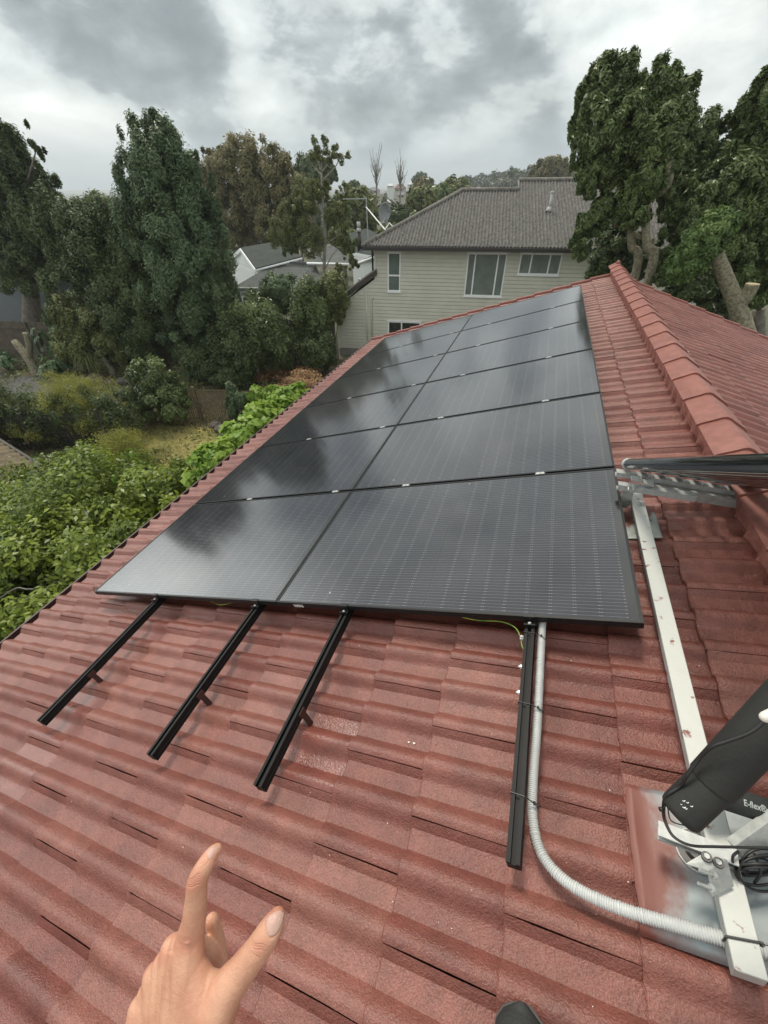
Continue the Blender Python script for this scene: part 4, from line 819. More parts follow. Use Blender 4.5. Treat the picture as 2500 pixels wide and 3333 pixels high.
# squash vine along the wall and on the wattle screen
bl = []
for i, (x, y) in enumerate(((690, 1520), (725, 1487), (760, 1458), (795, 1425), (830, 1398), (862, 1372), (895, 1345), (925, 1322), (955, 1300), (800, 1400), (850, 1360))):
    d = ray(x, y); P_ = CAM + d * (-1.75 - CAM[0]) / d[0]; bl.append((*P_, .30, .45, .26)); bl.append((P_[0] - .1, P_[1], P_[2] - .5, .35, .5, .4))
vine = tree('squash_vine', 'lime green vine leaves running along below the gutter', (-1.9, 5.5, GZ), bl, 10000, .125, G['lime'], .03, seed=80, cat='vine', aspect=.85, nsub=30, up=.9)
bl = [pb(830 + i * 33, 1290 + 6 * (i % 2), 10.2, 38, 28) for i in range(5)]
tree('squash_vine', 'lime green heart leaved vine heaped over the end of the wattle screen', (-4.9, 10.0, GZ), bl, 9000, .15, G['lime'], .03, seed=81, cat='vine', aspect=.85, nsub=26, up=.6)
tree('bush', 'small grey green bush between the wattle screen and the vine', (-5.7, 9.5, GZ), [pb(770, 1320, 9.6, 40, 60)], 4500, .08, G['grey'], .04, seed=82, cat='bush')
hp_ = leaves('leaf_pile', [(*at_zz(960, 1235, GZ + .25), 1.9, 1.0, .35)], 9000, .12, G['dry'], None, seed=83, up=.8, org=(-6.4, 14.0, GZ)); tag(hp_, 'heap of dead brown leaves below the back fence', 'leaf heap')
# ferns and rocks by the driveway
def fern(label, x, y, r, seed, lm='fern', n=30, h=.8, name='fern'):
    t = thing(name, label, 'fern' if name == 'fern' else 'grass clump', (x, y, GZ)); g = random.Random(seed); b = MB(); tint = []
    for k in range(n):
        a = g.uniform(0, 6.283); L = r * g.uniform(.6, 1.1); hh = h * g.uniform(.6, 1.1); d = np.array([math.cos(a), math.sin(a), 0]); sd = np.array([-d[1], d[0], 0]); o = np.array([x, y, GZ])
        for q in range(8):
            t0 = q / 8; p = o + d * L * t0 + [0, 0, hh * math.sin(min(1, t0 * 1.15) * math.pi * .8)]
            w = (.11 if name == 'fern' else .02) * r * math.sin(math.pi * (t0 * .85 + .12)); p2 = o + d * L * (t0 + .12) + [0, 0, hh * math.sin(min(1, (t0 + .12) * 1.15) * math.pi * .8)]
            for s_ in (1, -1): b.add([p, p + sd * s_ * w + [0, 0, -.02], p2 + sd * s_ * w * .9 + [0, 0, -.02], p2 - (p2 - p) * .35], [(0, 1, 2, 3)]); tint += [g.random()] * 4
    o = b.build('fronds', G[lm], t); add_attr(o.data, 'tint', tint); return t
fern('big fern clump right of the driveway palm stump', -16.9, 11.2, 1.0, 1); fern('bluish leafy clump at the left end of the driveway', -19.9, 10.9, .9, 2); fern('fern growing against the fence above the stump', -17.5, 12.0, 1.1, 3, h=1.8)
fern('fern at the foot of the fence by the gate', -7.6, 15.0, .9, 4); fern('arching grass tussock beside the driveway', -14.9, 11.4, .8, 5, 'olive', 60, 1.1, 'tussock')
fern('dark strappy clump beside the leaf heap', -9.3, 12.6, .9, 8, 'fern', 70, 1.0, 'tussock')
fern('second dark strappy clump left of the leaf heap', -10.2, 12.3, .9, 9, 'fern', 60, .9, 'tussock')
rock_m = mat('volcanic_rock', (0.075, 0.066, 0.058), .9, base2=(0.14, 0.12, 0.10), vscale=5, bump=.6, bscale=14, bdist=.04)
def rock(x, y, r, seed, lab):
    g = np.random.default_rng(seed); bm = bmesh_ico(r, g); o = bm.build('rock', rock_m, org=(x, y, GZ)); tag(o, lab, 'rock', 'volcanic rocks edging the garden'); return o
def bmesh_ico(r, g):
    import bmesh
    bm = bmesh.new(); bmesh.ops.create_icosphere(bm, subdivisions=2, radius=r); k = g.random(3) * 10
    b = MB()
    for v in bm.verts:
        f = 1 + .35 * mnoise.noise(Vector(v.co) / r * 1.1 + Vector(k)); b.v.append((v.co.x * f * 1.2, v.co.y * f, v.co.z * f * .7))
    b.f = [tuple(v.index for v in fc.verts) for fc in bm.faces]; bm.free(); return b
RK = [(-15.9 + i * .62 + .1 * math.sin(i * 3), 10.75 + i * .13, .2 + .08 * ((i * 7) % 3)) for i in range(7)] + [(-6.6, 8.9, .26), (-6.15, 8.75, .3), (-5.7, 9.0, .2), (-7.1, 9.15, .2)]
for i, (x, y, r) in enumerate(RK):
    o = rock(x, y, r, i, 'dark volcanic rock in the row edging the %s' % ('driveway' if i < 7 else 'dry lawn')); me = o.data
    v = np.zeros(len(me.vertices) * 3); me.vertices.foreach_get('co', v); v = v.reshape(-1, 3) + np.array([x, y, GZ]); me.vertices.foreach_set('co', v.ravel()); o.location = (x, y, GZ + r * .35)
st = thing('palm_stump', 'gnarled brown stump leaning by the driveway fence', 'stump', (-18.2, 10.9, GZ)); b = MB(); s0 = np.array([-18.0, 10.9, GZ - .1]); b.tube(spline([s0, s0 + [-.2, .1, .8], s0 + [-.7, .2, 1.5]], 4), [.24, .22, .2, .19, .18, .17, .16, .15, .12], 10); b.tube(spline([s0 + [-.2, .1, .8], s0 + [.15, .2, 1.4], s0 + [.3, .2, 1.9]], 4), [.14, .14, .13, .13, .12, .12, .11, .10, .10], 9); b.build('trunk', bark_m, st, smooth=True)

# tall slender tree
sl_b = np.array(at_y(1058, 940, 21.5)); sb = np.array([sl_b[0] + .1, 21.5, gh(sl_b[0], 21.5)])
st = thing('slender_tree', 'tall slender pale trunked tree with a sparse open top', 'tree', sb); b = MB()
def Q(x, y, Y=21.5): return np.array(at_y(x, y, Y))
b.tube(spline([sb, Q(1056, 930), Q(1057, 780), Q(1050, 640), Q(1046, 560)], 6), [.115 * (1 - .6 * i / 24) for i in range(25)], 8)
tw = [[(1046, 560), (1030, 510), (1028, 475), (1018, 452)], [(1046, 560), (1050, 500), (1058, 470), (1062, 452)], [(1048, 590), (1090, 545), (1105, 520), (1135, 500)], [(1048, 560), (1070, 530), (1092, 500)], [(1046, 570), (1020, 540), (1010, 520)],
      [(1056, 720), (1090, 700), (1110, 660), (1118, 640)], [(1056, 860), (1020, 800), (960, 760)], [(1056, 830), (1010, 720), (930, 700)], [(1056, 800), (1110, 760), (1150, 740)], [(1054, 700), (1020, 650), (990, 640)], [(1056, 880), (1090, 820), (1140, 800)]]
for w in tw: b.tube(spline([Q(*p) for p in w], 4), [.034 * (1 - .75 * i / (4 * (len(w) - 1))) for i in range(4 * (len(w) - 1) + 1)], 6)
b.build('trunk', mat('pale_bark', (0.33, 0.30, 0.25), .8, base2=(.2, .18, .14), vscale=5), st, smooth=True)
bl = [pb(x, y, 21.5, r * 1.5, r * 1.2) for x, y, r in ((1018, 458, 9), (1060, 458, 10), (1035, 480, 10), (1010, 512, 9), (1028, 505, 9), (1060, 490, 9), (1085, 500, 11), (1110, 515, 10), (1135, 505, 8), (1072, 520, 9), (1045, 520, 8), (1095, 480, 8))]
leaves('crown', bl, 1500, .19, G['olive'], st, seed=90, aspect=.26, nsub=7, sub=(.35, .6), droop=.4)
bl = [pb(x, y, 21.5, r, r * .85) for x, y, r in ((960, 700, 60), (930, 760, 65), (1000, 640, 60), (1010, 780, 60), (1100, 700, 50), (1130, 790, 38), (1145, 850, 30), (1105, 880, 30), (940, 800, 34), (1120, 640, 40), (1050, 620, 40))]
leaves('lower_crown', bl, 30000, .13, G['olive'], st, seed=91, aspect=.32, nsub=46, sub=(.12, .24), droop=.4)

# right: the pruned broadleaf with two lichened trunks
rt = thing('broadleaf_tree', 'tall glossy tree with two pale lichened trunks beyond the ridge end', 'tree', (5.3, 13.5, GZ)); b = MB()
def tr(pts, r0, r1, seg=12): n = len(pts); s_ = spline(pts, 5); b.tube(s_, [r0 + (r1 - r0) * i / (len(s_) - 1) for i in range(len(s_))], seg)
Y1 = 13.5
def q(x, y, Y=Y1): return np.array(at_y(x, y, Y))
p1 = q(2068, 900); p2 = q(2115, 900, 13.2)
tr([(p1[0] + .2, 13.5, GZ), p1, q(2056, 800), q(2052, 720), q(2030, 560), q(2010, 420)], .125, .06); tr([(p2[0] + .1, 13.2, GZ), p2, q(2106, 800, 13.2), q(2102, 740, 13.2), q(2108, 660, 13.2), q(2122, 560, 13.2)], .13, .07); tr([q(2112, 640, 13.3), q(2150, 625, 13.1), q(2176, 590, 12.9), q(2180, 520, 12.9), q(2172, 440, 13.0)], .08, .10)
tr([q(2052, 735), q(2015, 735), q(1975, 715)], .06, .04, 8); tr([q(2060, 760), q(2090, 775, 13.3)], .06, .05, 8); tr([q(2120, 810), q(2127, 782), q(2126, 775)], .04, .035, 8)
b.build('trunk', bark_m, rt, smooth=True)
bl = [pb(x, y, Y, a, c) for x, y, Y, a, c in ((1990, 300, 13.6, 95, 90), (1910, 360, 13.6, 55, 90), (2000, 420, 13.4, 120, 110), (1900, 480, 13.6, 50, 60), (2120, 320, 13.8, 80, 90), (2200, 350, 13.8, 70, 85), (2160, 450, 13.4, 110, 90), (2130, 560, 13.2, 75, 80), (1950, 570, 13.5, 80, 60), (2070, 620, 13.3, 60, 90), (1990, 680, 13.3, 70, 45), (1920, 730, 13.0, 55, 35), (1890, 790, 13.0, 40, 50), (2060, 700, 13.2, 55, 40), (2150, 240, 13.8, 25, 40), (2025, 230, 13.6, 40, 35), (2230, 300, 13.8, 20, 35))]
leaves('crown', bl, 190000, .115, G['gloss'], rt, seed=101, nsub=80, sub=(.12, .22), aspect=.34, jit=.6, tuft=(.9, .9, 1.2))
bt = tree('understorey_tree', 'dark shaded tree between the pale trunks and the sage house', (4.2, 16.2, GZ), [pb(2010, 790, 16, 75, 55), pb(1980, 850, 16, 70, 50), pb(2060, 860, 16, 60, 40), pb(1950, 900, 16, 50, 30)], 14000, .12, G['dark'], .1, seed=103)
r2 = tree('broadleaf_tree', 'wide dark glossy tree filling the right side behind the roof', (10.5, 16.5, GZ), [pb(2300, 480, 15.5, 110, 90), pb(2230, 560, 15, 80, 80), pb(2340, 640, 14.5, 130, 110), pb(2450, 560, 15, 110, 130), pb(2260, 700, 14, 100, 80), pb(2420, 780, 14.5, 130, 120), pb(2200, 650, 13.8, 70, 60), pb(2500, 700, 14.5, 90, 120), pb(2470, 900, 14, 90, 90), pb(2180, 820, 14, 70, 60), pb(2240, 880, 13.5, 75, 45), pb(2560, 820, 14, 90, 120)], 90000, .13, G['gloss'], .3, seed=104, nsub=80, sub=(.11, .21), aspect=.34, tuft=(.9, .9, 1.2))
tree('corner_tree', 'tall dark tree rising at the upper right corner', (10.8, 15.2, GZ), [pb(2480, 330, 15, 70, 70), pb(2440, 400, 15, 35, 50), pb(2520, 280, 15, 60, 60), pb(2540, 430, 15, 90, 90)], 22000, .13, G['gloss'], .25, seed=105, nsub=70, sub=(.12, .22), tuft=(.75, .75, 1.6))
stt = thing('pollarded_tree', 'leaning lichened trunk and sawn stump branch behind the right slope', 'tree', (8.0, 12.4, GZ)); b = MB()
def q2(x, y, Y=12.3): return np.array(at_y(x, y, Y))
tr([q2(2430, 1090), q2(2400, 1000), q2(2372, 930), q2(2340, 850), q2(2320, 790)], .20, .14)
tr([q2(2400, 1000), q2(2420, 975), q2(2438, 950), q2(2450, 925)], .15, .15); b.tube([(8.2, 12.5, GZ), q2(2430, 1090), q2(2415, 1040)], [.3, .24, .2], 12); b.build('trunk', bark_m, stt, smooth=True)
e = q2(2450, 925); dd = q2(2450, 925) - q2(2438, 950); dd /= np.linalg.norm(dd); b = MB(); b.tube([e, e + dd * .012], .146, 16); b.build('cut_face', cut_m, stt)
leaves('crown', [pb(2280, 790, 12.2, 65, 50), pb(2330, 740, 12.2, 60, 45), pb(2250, 840, 12.3, 60, 55), pb(2370, 720, 12.2, 30, 30), pb(2210, 880, 12.3, 45, 35)], 36000, .105, leafmat('bright_glossy', (0.070, 0.125, 0.036), (0.170, 0.250, 0.070)), stt, seed=106, nsub=34, aspect=.36)
tree('shrub', 'dark shrub behind the roof below the leaning trunk', (7.2, 13.5, GZ), [pb(2240, 930, 13, 70, 40), pb(2330, 970, 13.5, 60, 50), pb(2170, 900, 13, 40, 25)], 9000, .12, G['dark'], .1, seed=107, cat='shrub')

# ------------------------------------------------------------------ middle distance and town
g = random.Random(31)
mid = [(150, 740, 40, 90, 'dark'), (330, 700, 55, 60, 'olive'), (960, 740, 50, 60, 'brown'), (1000, 690, 70, 45, 'dark'), (640, 620, 45, 90, 'dark'), (1180, 690, 48, 60, 'olive'), (1110, 700, 42, 55, 'dark'), (1370, 665, 60, 50, 'olive'), (1420, 665, 75, 60, 'gloss'), (1260, 775, 40, 40, 'olive'), (1300, 720, 55, 40, 'dark'), (1480, 640, 85, 50, 'olive'), (1380, 620, 110, 35, 'brown'), (1205, 655, 95, 20, 'dark'), (1010, 570, 60, 60, 'dark'), (1060, 560, 62, 35, 'dark'), (1150, 615, 100, 22, 'gloss'), (1160, 740, 60, 34, 'brown'), (1360, 740, 50, 40, 'gloss'), (1120, 780, 36, 50, 'olive'), (960, 640, 45, 60, 'brown'), (1230, 820, 32, 35, 'gloss')]
kinds = {'olive': 'olive', 'dark': 'dark', 'gloss': 'leafy green', 'brown': 'tawny'}
places = ['behind the conifer at far left', 'behind the silvery column', 'between the autumn tree and the slender trunk', 'low behind the slender crown', 'between the column and the autumn tree', 'by the television mast', 'behind the cottage flue', 'behind the satellite dish', 'above the hip of the grey roof', 'beside the stay of the mast', 'just right of the dish', 'over the corrugated hip', 'below the distant palms', 'under the bare tree', 'left of the slender crown', 'behind the slender trunk top', 'by the pale water gap', 'left of the mast foot', 'below the dish', 'behind the veranda roof', 'left of the slender trunk', 'behind the cottage gable']
for i, (px, py, Y, r, k) in enumerate(mid):
    e = pb(px, py, Y, r, r * .85); t_ = tree('garden_tree', 'distant %s tree %s' % (kinds[k], places[i]), gxy(e[0], e[1]), [e, (e[0] - e[3] * .6, e[1], e[2] - e[5] * .5, e[3] * .6, e[4] * .6, e[5] * .6), (e[0] + e[3] * .6, e[1], e[2] - e[5] * .4, e[3] * .6, e[4] * .6, e[5] * .6)], 7000, .012 * Y ** .9, G[k], .012 * e[3] * 8, seed=120 + i, group='trees in the gardens beyond the grey roof', nsub=34)
tree('round_tree', 'lone round tree on the skyline above the grey roof ridge', gxy(*at_y(1790, 545, 120)[:2]), [pb(1790, 545, 120, 42, 30), pb(1755, 560, 120, 30, 22), pb(1835, 555, 120, 30, 24)], 8000, .75, G['brown'], .5, seed=150, nsub=30)
for (x, y0, y1, lab) in ((1225, 530, 660, 'bare leafless tree on the skyline left of its twin'), (1302, 560, 650, 'bare leafless tree on the skyline above the dish')):
    Y = 80; base = gxy(*at_y(x, y1, Y)[:2]); t_ = thing('bare_tree', lab, 'tree', base); b = MB(); b.tube([base, at_y(x, y1, Y), at_y(x + 2, (y0 * .6 + y1 * .4), Y)], [.2, .13, .08], 6)
    gg = random.Random(x)
    for k in range(24): s_ = at_y(x + gg.uniform(-2, 3), y1 - (y1 - y0) * gg.uniform(.35, .75), Y); e_ = s_ + [gg.uniform(-1.1, 1.1), gg.uniform(-1, 1), gg.uniform(1.2, 4.2)]; b.tube([s_, (s_ + e_) / 2 + [gg.uniform(-.35, .35), 0, 0], e_], [.06, .04, .018], 5)
    b.build('trunk', bark2, t_)
# houses of the far town
tw_m = [mat('far_wall', (0.60, 0.60, 0.57), .8), mat('far_wall_cream', (0.42, 0.40, 0.34), .8), mat('far_wall_grey', (0.25, 0.26, 0.27), .8)]
tr_m = [mat('far_roof_grey', (0.17, 0.17, 0.17), .8), mat('far_roof_brown', (0.16, 0.10, 0.08), .8), mat('far_roof_pale', (0.52, 0.52, 0.50), .7)]
HS = [(1250, 665, 95, 46, 24, 0, 2, 'white house with a pale roof directly behind the dish'), (1235, 700, 75, 36, 18, 1, 0, 'cream gabled house below the white one'), (1300, 613, 170, 40, 18, 1, 1, 'brown roofed house on the skyline right of the bare tree'), (1175, 615, 180, 50, 16, 2, 0, 'long dark roofed block on the skyline'),
      (1150, 625, 170, 50, 12, 0, 2, 'low white block on the far hillside'), (1215, 620, 190, 40, 14, 1, 0, 'grey gabled house between the bare tree and the block'), (1160, 643, 150, 60, 10, 0, 1, 'white walled house below the far block'), (1345, 600, 230, 46, 14, 0, 2, 'white flat roofed building beside the palms'), (1305, 635, 140, 30, 14, 1, 0, 'cream house under the brown roofed one'), (1110, 625, 260, 50, 12, 0, 2, 'pale long building near the gap in the trees'), (1270, 605, 250, 24, 10, 0, 2, 'tiny white house on the skyline')]
for i, (px, py, Y, w, h, a, c, lab) in enumerate(HS):
    p = at_y(px, py, Y); z = (p - CAM) @ CF; W2 = w * z / F * .42; Hh = h * z / F * .6; t_ = thing('town_house', lab, 'house', (p[0], p[1], gh(p[0], p[1])), 'houses of the far town'); b = MB()
    b.box((p[0] - W2, p[1], gh(p[0], p[1]) - 1), (p[0] + W2, p[1] + W2 * 1.2, p[2])); b.build('wall', tw_m[a], t_)
    b = MB(); y0, y1 = p[1] - .5, p[1] + W2 * 1.2 + .5; e_ = W2 * 1.08
    if i % 3 == 0: b.prism([(p[0] - e_, y0, p[2]), (p[0] + e_, y0, p[2]), (p[0], y0, p[2] + Hh)], (0, y1 - y0, 0))
    else: b.add([(p[0] - e_, y0, p[2]), (p[0] + e_, y0, p[2]), (p[0] + e_, y1, p[2]), (p[0] - e_, y1, p[2]), (p[0] - e_ * .5, (y0 + y1) / 2, p[2] + Hh), (p[0] + e_ * .5, (y0 + y1) / 2, p[2] + Hh)], [(0, 1, 5, 4), (1, 2, 5), (2, 3, 4, 5), (3, 0, 4), (3, 2, 1, 0)])
    b.build('roof', tr_m[c], t_)
    for k in range(2):
        b = MB(); x0 = p[0] - W2 * .6 + k * W2 * .8; b.box((x0, p[1] - .06, p[2] - Hh * .65), (x0 + W2 * .35, p[1] - .01, p[2] - Hh * .2)); b.build('window', wg2, t_)
palm_m = G['dark']
for i, (px, py) in enumerate(((1356, 583), (1364, 575), (1376, 580), (1668, 560))):
    p = at_y(px, py, 230); base = gxy(p[0], p[1]); t_ = thing('palm_tree', ['left of the three skyline palms beside the white building', 'tallest and middle of the three skyline palms', 'right hand of the three skyline palms', 'single palm standing up from the wooded ridge'][i], 'palm', base, 'palms on the skyline'); b = MB(); b.tube([base, p], [.35, .25], 6); b.build('trunk', bark2, t_); leaves('crown', [(p[0], p[1], p[2], 1.9, 1.9, 1.6)], 500, 1.3, palm_m, t_, seed=i + 1, aspect=.2, nsub=12)
# the wooded hillside: one far mass nobody could count
bl = []; g = np.random.default_rng(8)
for i in range(760):
    y = g.uniform(90, 480); a = R_(g.uniform(-31, 6))
    if -27 < math.degrees(a) < -17 and y < 260: continue
    if i % 3 == 0: y = g.uniform(270, 380); x = CAM[0] + y * math.tan(a); h = g.uniform(4, 8.5)
    if math.degrees(a) < -11: h *= .55
    z = gh(x, y); r = g.uniform(3, 6.0); bl.append((x, y, z + h - r * .5, r, r, r * .85))
o = leaves('woodland', bl, 340000, 1.9, leafmat('far_wood', (0.030, 0.044, 0.022), (0.095, 0.105, 0.045)), None, seed=9, nsub=11, sub=(.3, .5), org=(0, 200, GZ)); tag(o, 'mixed green woodland covering the far valley and ridge', 'woodland', kind='stuff')
# ground litter between the plants
o = leaves('ground_cover', [(-8 + dx, 11 + dy, GZ + .05, 2.2, 2.2, .14) for dx in (-11, -8, -5, -2, 1, 4) for dy in (-6, -3, 0, 3)], 26000, .14, G['olive'], None, seed=15, up=.9, org=(-8, 11, GZ), nsub=20); tag(o, 'low weeds and leaf litter over the garden soil', 'ground cover', kind='stuff')
gm = leafmat('dry_grass', (0.32, 0.26, 0.09), (0.55, 0.44, 0.18), .7, .3)
o = leaves('grass', [(-9.5 + dx, 5 + dy, GZ + .04, 1.1, 1.1, .05) for dx in np.arange(0, 7.5, 1.2) for dy in np.arange(-1, 4.3, 1.2)], 34000, .075, gm, None, seed=16, up=.6, org=(-7, 6, GZ), aspect=.22, nsub=24, sub=(.5, .9), rad=.1); tag(o, 'short dry yellow grass of the lawn', 'grass', kind='stuff')

# the air: far things fade a little
b = MB(); b.box((-1800, -600, GZ - 22), (1800, 2600, 60)); hz = mat('air', (1, 1, 1)); nt = hz.node_tree; nt.nodes.remove(nt.nodes['Principled BSDF']); pv = nt.nodes.new('ShaderNodeVolumePrincipled')
pv.inputs['Color'].default_value = (0.86, 0.92, 0.97, 1); pv.inputs['Density'].default_value = 0.0006; pv.inputs['Anisotropy'].default_value = 0.2; nt.links.new(pv.outputs[0], nt.nodes['Material Output'].inputs['Volume'])
tag(b.build('haze', hz, org=(0, 0, GZ)), kind='stuff', label='thin pale haze over the far gardens and town', cat='haze')

# ------------------------------------------------------------------ evacuated tube water heater on the ridge side
worn_alu = mat('worn_aluminium', (0.50, 0.51, 0.48), .55, .25, base2=(0.36, 0.37, 0.36), vscale=30, bump=.15, bscale=120, detail=9)
def paint_worn(name, thr0, thr1, scale, metal, gradx=None):
    m = bpy.data.materials.new(name); m.use_nodes = True; nt = m.node_tree; P = nt.nodes['Principled BSDF']; L = nt.links; N = nt.nodes
    tc = N.new('ShaderNodeTexCoord'); n = N.new('ShaderNodeTexNoise'); n.inputs['Scale'].default_value = scale; n.inputs['Detail'].default_value = 9; n.inputs['Roughness'].default_value = .62; L.new(tc.outputs['Object'], n.inputs['Vector'])
    v = n.outputs['Fac']
    if gradx:
        sp = N.new('ShaderNodeSeparateXYZ'); L.new(tc.outputs['Object'], sp.inputs[0]); r = N.new('ShaderNodeMapRange'); L.new(sp.outputs[gradx[0]], r.inputs[0]); r.inputs[1].default_value = gradx[1]; r.inputs[2].default_value = gradx[2]; r.inputs[3].default_value = gradx[3]; r.inputs[4].default_value = gradx[4]
        a = N.new('ShaderNodeMath'); a.operation = 'ADD'; L.new(v, a.inputs[0]); L.new(r.outputs[0], a.inputs[1]); v = a.outputs[0]
    mr = N.new('ShaderNodeMapRange'); L.new(v, mr.inputs[0]); mr.inputs[1].default_value = thr0; mr.inputs[2].default_value = thr1
    x = N.new('ShaderNodeMix'); x.data_type = 'RGBA'; L.new(mr.outputs[0], x.inputs['Factor']); x.inputs['A'].default_value = (*metal, 1); x.inputs['B'].default_value = (0.190, 0.062, 0.047, 1)
    L.new(x.outputs['Result'], P.inputs['Base Color']); k = N.new('ShaderNodeMapRange'); L.new(mr.outputs[0], k.inputs[0]); k.inputs[3].default_value = .25; k.inputs[4].default_value = 0; L.new(k.outputs[0], P.inputs['Metallic']); P.inputs['Roughness'].default_value = .52
    b = N.new('ShaderNodeBump'); b.inputs['Strength'].default_value = .25; b.inputs['Distance'].default_value = .004; L.new(n.outputs['Fac'], b.inputs['Height']); L.new(b.outputs[0], P.inputs['Normal'])
    return m
beam_m = paint_worn('beam_paint', .69, .74, 22, (0.44, 0.45, 0.425), (0, -.001, .006, .08, -.08))
tube_m = mat('evacuated_glass', (0.010, 0.011, 0.012), .05, spec=.8, coat=.6)
A0 = rf(3.607, .964, .12); TD = np.array([0.0, -.858, .512]); TD /= np.linalg.norm(TD)
col = thing('solar_water_heater', 'evacuated tube solar water heater on white aluminium framing right of the array', 'water heater', rf(3.64, .9, -.12))
for k in range(9):
    p = A0 + np.array([.08 * k, 0, 0]); b = MB(); b.tube([p, p + TD * .05, p + TD * 1.78], [.027, .029, .029], 20, round_ends=True); gt = b.build('glass_tube', tube_m, col, smooth=True)
    b = MB(); ring = [p - TD * .004, p + TD * .012]; b.tube(ring, .0315, 20); b.build('end_clip', alu_m, gt, smooth=True)
b = MB(); zr = rf(3.631, .923, .091)
def xprism(prof, x0, x1, y, z): b.prism([(x0, y + a, z + c) for a, c in prof], (x1 - x0, 0, 0))
xprism([(-.02, .012), (.02, .012), (.02, .008), (-.02, .008)], zr[0] - .085, zr[0] + .9, zr[1] - .01, zr[2] - .012); xprism([(-.02, -.010), (.02, -.010), (.02, -.014), (-.02, -.014)], zr[0] - .085, zr[0] + .9, zr[1] - .01, zr[2] - .012)
xprism([(-.017, .0085), (-.014, .0085), (-.014, -.0105), (-.017, -.0105)], zr[0] - .083, zr[0] + .9, zr[1] - .01, zr[2] - .012)
b.build('tube_rail', alu_m, col)
b = MB(); xprism([(-.022, 0), (.012, 0), (.012, -.003), (-.019, -.003), (-.019, -.047), (-.022, -.05)], zr[0] + .075, zr[0] + .95, zr[1] - .035, zr[2] - .030); b.build('front_beam', worn_alu, col)
for k in range(9):
    for s_ in (-.014, 0, .014):
        b = MB(); x = zr[0] - .01 + .08 * k + s_; b.box((x - .0025, zr[1] - .033, zr[2] + .001), (x + .0025, zr[1] - .026, zr[2] + .008)); b.build('tube_clip', mat('clip_brown', (0.30, 0.23, 0.18), .5) if k == 0 and s_ < 0 else bpy.data.materials['clip_brown'], col)
# short channel and upright plate at the far foot
cA, cB = at_y(2010, 1580, .85), at_y(2262, 1618, .80); w = cB - cA; b = MB(); pr = [(-.0, .016), (-.004, .016), (-.004, -.016), (.0, -.016)]
sd = np.array([0, 1.0, 0]); uz = np.array([0, 0, 1.0])
b.prism([cA + sd * a + uz * c for a, c in ((-.018, .016), (.018, .016), (.018, .013), (-.015, .013), (-.015, -.013), (.018, -.013), (.018, -.016), (-.018, -.016))], w); b.build('foot_channel', alu_m, col)
b = MB(); P4 = [at_y(2048, 1585, .828), at_y(2066, 1585, .828), at_y(2055, 1640, .85), at_y(2040, 1655, .86), at_y(2010, 1648, .87), at_y(2028, 1592, .835)]; b.prism(P4, (0, .005, 0)); b.build('upright_plate', worn_alu, col)
b = MB()
for x in (2045, 2061): p = at_y(x, 1580, .83); b.tube([p, p + [0, -.035, -.006]], .0038, 8); b.tube([p + [0, -.004, 0], p + [0, -.010, 0]], .0085, 6)
b.build('bolts', alu_m, col)
b = MB(); b.box((-.012, -.02, 0), (.012, .02, .012), lambda x, y, z: at_y(2070, 1562, .85) + [x * 2, y, z]); b.box((-.012, -.02, 0), (.012, .02, .014), lambda x, y, z: at_y(2110, 1572, .84) + [x * 2, y, z - .008]); b.build('clamp_block', alu_m, col)
bb = MB(); UV = on_roof(2400, 2948, -.03)
b = MB(); b.box((3.611, -.893, -.088), (3.668, .935, -.033), rf); base = b.build('base_beam', beam_m, col, bevel=.0)
me = base.data
md = base.modifiers.new('bevel', 'BEVEL'); md.width = .0015; md.segments = 1
b = MB(); p = rf(3.64, .80, -.033); b.tube([p, p + RN * .006], .013, 12); b.tube([p + RN * .006, p + RN * .014], .0085, 6); b.tube([p + RN * .014, p + RN * .022], .004, 8); b.build('beam_bolt', alu_m, col)
# near foot: channel, angle bracket, bolts, brace
N0 = .015
def rp(x, y, n): return rf(*on_roof(x, y, n))
cA = rp(2142, 2702, .0); cB = rp(2400, 2800, .0); w = cB - cA; wd = w / np.linalg.norm(w); nn = RN; s2 = np.cross(nn, wd)
b = MB(); b.prism([cA + s2 * a + nn * c for a, c in ((.017, .016), (.017, -.016), (-.017, -.016), (-.017, -.010), (-.014, -.010), (-.014, -.013), (.014, -.013), (.014, .013), (-.014, .013), (-.014, .010), (-.017, .010), (-.017, .016))], w); b.build('foot_channel', alu_m, col)
b = MB(); b.prism([rp(2230, 2813, .030), rp(2290, 2778, .032), rp(2368, 2800, .032), rp(2306, 2838, .026)], RN * .004); b.prism([rp(2302, 2838, .026), rp(2367, 2800, .032), rp(2389, 2886, -.024), rp(2317, 2921, -.024)], RN * .004); br = b.build('angle_bracket', worn_alu, col, bevel=.001)
b = MB(); dk = MB()
for (x, y) in ((2300, 2791), (2338, 2810)): p = rp(x, y, .0365); dk.tube([p, p + RN * .0075], [.011, .0105], 14); b.tube([p + RN * .0076, p + RN * .011], .006, 6)
dk.build('bolt_hole', dark_trim, br)
for (x0, y0, x1, y1) in ((2277, 2832, 2326, 2849), (2273, 2875, 2318, 2893)):
    p, e = rp(x1, y1, .018), rp(x0, y0, .04); b.tube([p, e], .0036, 8); b.tube([p, p + (e - p) * .10], .009, 12)
b.build('bolts', alu_m, col, smooth=True, sharp=40)
b = MB(); p0, p1 = rp(2396, 2768, -.01), at_d(2640, 2595, .98); d_ = (p1 - p0) / np.linalg.norm(p1 - p0); s3 = np.cross(d_, CF); s3 /= np.linalg.norm(s3); t3 = np.cross(s3, d_)
b.prism([p0 + s3 * a + t3 * c for a, c in ((-.024, -.012), (.024, -.012), (.024, .012), (-.024, .012))], p1 - p0); b.build('rear_leg', worn_alu, col)
